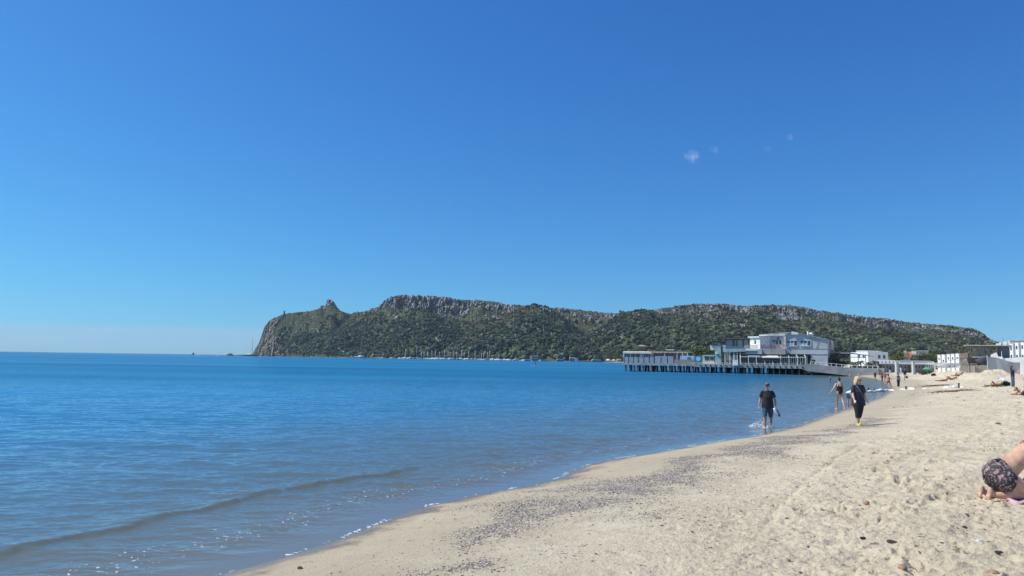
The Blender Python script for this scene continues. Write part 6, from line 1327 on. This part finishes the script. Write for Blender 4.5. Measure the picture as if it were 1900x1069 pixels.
# stand up paddler out in the bay
p = G(992.5, 679.5); Hh = 1.75
t = thing('person', 'paddler in blue leaning over a board far out in the bay', 'person', (p[0], p[1], .12), R(60)); J = joints(Hh, {'thR': 12, 'knR': 20, 'thL': 4, 'knL': 14, 'armR': 40, 'armL': 55, 'elR': 30, 'elL': 20, 'lean': 18}); b_ = MB(); body(b_, J, Hh); b_.build('body', sk_dark, t, remesh=.016); bl = mat('blue_shirt', (.03, .10, .30), .8); tshirt(J, Hh, bl, t, .02, 1.1); legwear(J, Hh, bl, t, .02, .9); hair(J, Hh, darkhair, t)
t = thing('paddle_board', 'thin pale board under the paddler in the bay', 'paddle board', (p[0], p[1], .02), R(20)); MB().loft([((-1.6, 0, .04), .1, .03), ((-1, 0, .05), .36, .05), ((.8, 0, .05), .38, .05), ((1.6, 0, .12), .08, .03)], 14, (0, 1, 0)).build('deck', mat('pale_blue_paint', (.38, .58, .72)), t, True); MB().box(-1.3, -1.1, -.01, .01, -.2, .04).build('fin', darkp, t)
# ================================================================== THINGS ON THE SAND
stone_m = mat('brown_stone', (.20, .14, .10), .85, .3, 20., .3); stone_r = mat('reddish_stone', (.36, .22, .15), .85, .25, 20., .3); stone_w = mat('grey_white_stone', (.55, .55, .56), .8, .15, 20., .2); stone_k = mat('blackish_weed_and_hollow', (.045, .035, .028), .9, .3, 30., .5)
ST = [(1851.5, 783.5, .075, stone_m, 'round dark stone alone on the sand above the kneeling bather'), (1608, 937.5, .05, stone_r, 'flat reddish stone in the middle of the sand'), (1595, 939, .03, stone_m, 'small brown stone left of the flat reddish stone'), (1817, 1006, .04, stone_w, 'grey white stone toward the lower right of the sand'), (1663, 892.5, .035, stone_m, 'brown stone nearest the middle right of the sand'), (1681, 870, 0.0, stone_m, ''), (1674, 1058, .045, stone_r, 'long reddish stone at the bottom edge of the sand'), (1842, 1060, .045, stone_r, 'rounded reddish pebble near the bottom right corner'), (1755, 1063, .035, stone_m, 'brown pebble on the bottom edge between reddish stones'), (557, 1055.5, .035, stone_k, 'small black lump near the waterline at bottom'), (1601, 996, .03, stone_k, 'dark lump for a shaded hollow left of centre on the lower sand'), (1655, 1003, .05, stone_k, 'widest dark seaweed lump on the lower sand'), (1853, 1022, .03, stone_k, 'dark seaweed lump low on the right of the sand'), (1790, 974, .035, stone_k, 'long dark seaweed lump left of the kneeling bather, lower down')]  # the lump left of centre stands for a dark, shaded hollow
for k, (x, y, r_, m_, lb) in enumerate(ST):
    if not lb: continue
    g = GG(x, y); weed = m_ is stone_k; o = MB().ball((0, 0, r_*.25), (r_*(1.3 if weed else 1.25), r_*.8, r_*(.4 if weed else .55)), 14, 9, k, .18 if weed else .05).build('dark_lump' if weed else 'stone', m_, None, not weed); o.location = tuple(g); o.rotation_euler = (0, 0, k*1.3); tag(o, lb, 'seaweed' if weed else 'stone', 'loose lumps on the sand')
# shell and pebble litter
def litter(name, n, gen, sizes, cols, label, seed, sh=.35):
    rg = np.random.default_rng(seed); x, y = gen(rg, n); z = height(x, y); n = len(x)
    base = np.array([[1, 0, 0], [-1, 0, 0], [0, 1, 0], [0, -1, 0], [0, 0, 1], [0, 0, -1]], float); ff = np.array([[0, 2, 4], [2, 1, 4], [1, 3, 4], [3, 0, 4], [2, 0, 5], [1, 2, 5], [3, 1, 5], [0, 3, 5]])
    s_ = np.exp(rg.uniform(np.log(sizes[0]), np.log(sizes[1]), n)); a = rg.uniform(0, 6.28, n); sq = rg.uniform(.5, 1, n); hh_ = rg.uniform(sh*.5, sh*1.4, n)
    v_ = base[None]*np.stack([s_, s_*sq, s_*hh_], 1)[:, None]+rg.normal(size=(n, 6, 3))*(s_*.12)[:, None, None]; ca, sa = np.cos(a)[:, None], np.sin(a)[:, None]
    V = np.stack([v_[..., 0]*ca-v_[..., 1]*sa+x[:, None], v_[..., 0]*sa+v_[..., 1]*ca+y[:, None], v_[..., 2]+z[:, None]+(s_*hh_*.3)[:, None]], 2)
    ci = rg.integers(0, len(cols), n); tt = np.array(cols)[ci]*rg.uniform(.7, 1.3, (n, 1)); tt = np.repeat(np.hstack([tt, np.ones((n, 1))]), 6, 0)
    o = np_mesh(name, V.reshape(-1, 3), (np.arange(n)[:, None, None]*6+ff[None]).reshape(-1, 3), vmat(name+'_mat', .8, spec=.3), False, {'tint': ('FLOAT_COLOR', tt)}); return tag(o, label, 'pebbles', kind='stuff')
def band(lo, hi, y0, y1, thr, sc_=6., ph=0.):
    def f(rg, n):
        x = rg.uniform(-8, 24, n*14); y = y0*(y1/y0)**rg.random(n*14); k_ = samp(NZ, x+ph, y*.8, sc_)*.5+samp(NZ2, x, y, 3.)*.35 > thr-rg.random(n*14)*.5; x, y = x[k_], y[k_]
        s_ = sdist(x, y); k_ = (s_ > lo) & (s_ < hi); k_ &= rg.random(len(s_)) < np.exp(-((s_-(lo+hi)/2)/((hi-lo)*.36))**2); return x[k_][:n], y[k_][:n]
    return f
sc_cols = [(.48, .44, .38), (.26, .23, .21), (.62, .58, .52), (.12, .10, .09), (.34, .28, .23), (.14, .12, .11)]
def shell_gen(rg, n):
    x = rg.uniform(-6, 20, n*40); y = 6*(44/6)**rg.random(n*40); m_ = rg.random(n*40) < shell_mask(x, y)*np.clip(y/14, .35, 1.); return x[m_][:n], y[m_][:n]
litter('shell_litter', 90000, shell_gen, (.005, .019), sc_cols, 'band of grey broken shells and pebbles along the beach', 4)
litter('pebbles', 1800, band(1.2, 3.8, 6, 14, -.1, 4., 9.), (.005, .016), [(.10, .09, .08), (.2, .17, .15), (.3, .28, .27)], 'scattered dark pebbles on the damp sand', 5)
litter('dry_weed_bits', 15000, band(3.0, 26, 4.5, 75, -.15, 3., 4.), (.005, .032), [(.08, .06, .045), (.15, .11, .08), (.22, .17, .12)], 'sprinkle of dark dry seaweed bits over the trampled sand', 6, .18)
litter('far_weed_bits', 7000, (lambda rg, n: (lambda x, y: (x[(sdist(x, y) > 2.) & (samp(NZ, x, y*2.5, 30) > .1)][:n], y[(sdist(x, y) > 2.) & (samp(NZ, x, y*2.5, 30) > .1)][:n]))(rg.uniform(10, 75, n*6), rg.uniform(35, 120, n*6))), (.02, .09), [(.13, .10, .07), (.2, .15, .1), (.3, .22, .14)], 'dry brown seaweed wrack scattered over the far sand', 7, .2)
# row of torn white sandbags crossing the waterline
rg = random.Random(21); bagm = mat('white_geotextile', (.66, .66, .65), .85, .12, 3., .3)
def sbag(x0, x1, y, r_, label, k):
    a = GG(x0, y) if x0 > 1650 else G(x0, y, .03); c = GG(x1, y-(x1-x0)*.02) if x1 > 1650 else G(x1, y, .03); d = Vector((c[0]-a[0], c[1]-a[1], 0)); l_ = d.length; rz = math.atan2(d.y, d.x)
    t = thing('sandbag', label, 'sandbag', (a[0], a[1], min(a[2], c[2])), rz, 'torn white sandbags in a line across the beach'); n_ = max(4, int(l_/.4)); rings = []
    for i in range(n_+1): q = i/n_; w = math.sin(math.pi*min(1, max(0, .08+q*.84)))**.35; rings.append(((l_*q, rg.uniform(-.08, .08), r_*.25+rg.uniform(-.03, .03)), r_*1.2*w*rg.uniform(.6, 1.2), r_*.8*w*rg.uniform(.5, 1.2)))
    b_ = MB(); b_.loft(rings, 12, (0, 1, 0)); b_.build('bag', bagm, t, remesh=.05, smoothit=3)
for k, (x0, x1, y, r_, lb) in enumerate(((1610, 1624, 727, .16, 'leftmost white sandbag awash in the sea'), (1625, 1642, 725.6, .2, 'second white sandbag from the sea, half under water'), (1643, 1651, 724.6, .14, 'small white sandbag on the waterline'), (1652, 1661, 724.8, .15, 'white sandbag just above the waterline'), (1672, 1681, 723.6, .13, 'isolated short white sandbag on the wet sand'), (1686, 1697, 723, .2, 'fat bright white sandbag below the standing grey figure'), (1712, 1720, 721.6, .12, 'thin white sandbag midway up the line'), (1724, 1735, 721, .08, 'nearly buried white sandbag'), (1748, 1766, 720.4, .16, 'long greyish sandbag near the dry end of the line'), (1767, 1777, 719.8, .26, 'largest white sandbag at the dry end of the line'), (1780, 1789, 719.4, .22, 'last white sandbag at the dry end of the line'))):
    sbag(x0, x1, y, r_, lb, k)
for k, (x, y, h_, lb) in enumerate(((1611, 726.5, .32, 'short dark stake at the sea end of the sandbags'), (1622.5, 726, .2, 'tiny dark stake in the water by the second sandbag'), (1680.7, 722.5, .26, 'dark stake beside the fat sandbag'), (1778.8, 720, .34, 'dark stake between the two last sandbags'))):
    g = GG(x, y) if x > 1650 else G(x, y, 0.); t = thing('stake', lb, 'stake', (g[0], g[1], g[2]), 0, 'dark stakes in the sandbag line'); MB().tube([(0, 0, -.3), (.03, 0, h_)], .07, 7).build('post', dark_conc, t); MB().tube([(.03, 0, h_), (.03, 0, h_+.03)], .085, 7).build('cap', darkp, t)
# reddish dry weed heaps by the sandbags
for k, (x, y, w_, lb) in enumerate(((1735, 716.5, 2.2, 'reddish brown flat heap of dry seaweed above the sandbag line'), (1768, 727, 2.4, 'reddish brown flat heap of dry seaweed below the sandbag line'))):
    g = GG(x, y); rg2 = np.random.default_rng(k+50); n = 900; q = rg2.normal(size=(n, 2))*np.array([w_*.3, .45]); xx, yy = q[:, 0]+g[0], q[:, 1]+g[1]; zz_ = height(xx, yy)
    c_ = np.stack([xx, yy, zz_+rg2.random(n)*.09], 1); a = rg2.normal(size=(n, 3))*np.array([1, 1, .3]); a /= np.linalg.norm(a, axis=1)[:, None]; b2 = np.cross(a, [0, 0, 1]); s_ = rg2.uniform(.05, .14, (n, 1))
    V = np.stack([c_-a*s_, c_+b2*s_*.2+[0, 0, .02], c_+a*s_, c_-b2*s_*.2], 1).reshape(-1, 3); tt = np.repeat(np.array([.27, .18, .12])*rg2.uniform(.6, 1.4, (n, 1)), 4, 0); tt = np.hstack([tt, np.ones((4*n, 1))])
    o = np_mesh('seaweed_heap', V, np.arange(4*n).reshape(n, 4), leafm, False, {'tint': ('FLOAT_COLOR', tt)}); tag(o, lb, 'seaweed')
# ================================================================== tiny high clouds
bk, N, L, b = newmat('sea_mist'); N.remove(b); vp = nd('ShaderNodeVolumePrincipled'); vp.inputs['Color'].default_value = (.97, .98, 1., 1)
tg = nd('ShaderNodeTexCoord').outputs['Generated']; sz_ = nd('ShaderNodeSeparateXYZ'); L.new(tg, sz_.inputs[0]); L.new(math_('MULTIPLY', mrange(sz_.outputs[2], .84, 1., 1., 0.), MIST_D), vp.inputs['Density']); L.new(vp.outputs[0], N['Material Output'].inputs['Volume'])
D = 24000.; xa, xb = PX(-900, D), PX(900, D); o = MB().box(xa, xb, D, D+4000, -60, ZY(200, 598, D)+20).build('cloud_bank', bk); tag(o, 'low pale bank of sea mist along the far left horizon', 'cloud', kind='structure')
cm = bpy.data.materials.new('cloud_wisp'); cm.use_nodes = True; N = cm.node_tree.nodes; L = cm.node_tree.links; N.remove(N['Principled BSDF'])
vo = nd('ShaderNodeVolumePrincipled'); vo.inputs['Color'].default_value = (1, 1, 1, 1); vo.inputs['Anisotropy'].default_value = .2
tcn = nd('ShaderNodeTexCoord'); n_ = nd('ShaderNodeTexNoise', Scale=2.2, Detail=6., Roughness=.62); n_.noise_dimensions = '4D'; n_.inputs['Distortion'].default_value = 1.2; L.new(tcn.outputs['Generated'], n_.inputs['Vector']); oi = nd('ShaderNodeObjectInfo'); L.new(math_('MULTIPLY', oi.outputs['Random'], 40.), n_.inputs['W'])
gr = nd('ShaderNodeVectorMath'); gr.operation = 'DISTANCE'; L.new(tcn.outputs['Generated'], gr.inputs[0]); gr.inputs[1].default_value = (.5, .5, .5)
fal = mrange(gr.outputs['Value'], .0, .42, 1., 0.); dn = math_('MULTIPLY', fal, mrange(n_.outputs['Fac'], .50, .85)); dn = math_('MULTIPLY', dn, CLOUD_D); L.new(dn, vo.inputs['Density']); L.new(vo.outputs[0], N['Material Output'].inputs['Volume'])
for k, (x, y, wx, wz, rz) in enumerate(((1284, 290, 34, 26, .5), (1325, 278, 20, 15, .4), (1423, 277, 22, 14, .3), (1465, 255, 15, 14, 0.))):
    D = 3600.; p = P(x, y, D); q = D/FPX; b_ = MB(); b_.ball((0, 0, 0), (wx*q/2*1.3, wx*q/2, wz*q/2*1.3), 20, 12); o = b_.build('cloud', cm, None, True); o.location = tuple(p); o.rotation_euler = (0, rz, 0); tag(o, ['largest of four tiny wisps of cloud high in the blue sky', 'small bright wisp of cloud right of the largest', 'very faint wisp of cloud, third from the left', 'faint round wisp of cloud farthest right'][k], 'cloud', kind='structure')
# ================================================================== the air
hz, N, L, b = newmat('air'); N.remove(b); vp = nd('ShaderNodeVolumePrincipled'); vp.inputs['Color'].default_value = (.80, .90, 1., 1); vp.inputs['Density'].default_value = 4.5e-5; L.new(vp.outputs[0], N['Material Output'].inputs['Volume'])
o = MB().box(-6100, 6100, -6100, 6100, -20, 185).build('haze', hz); tag(o, 'thin bluish sea air over the whole bay', 'haze', kind='stuff')
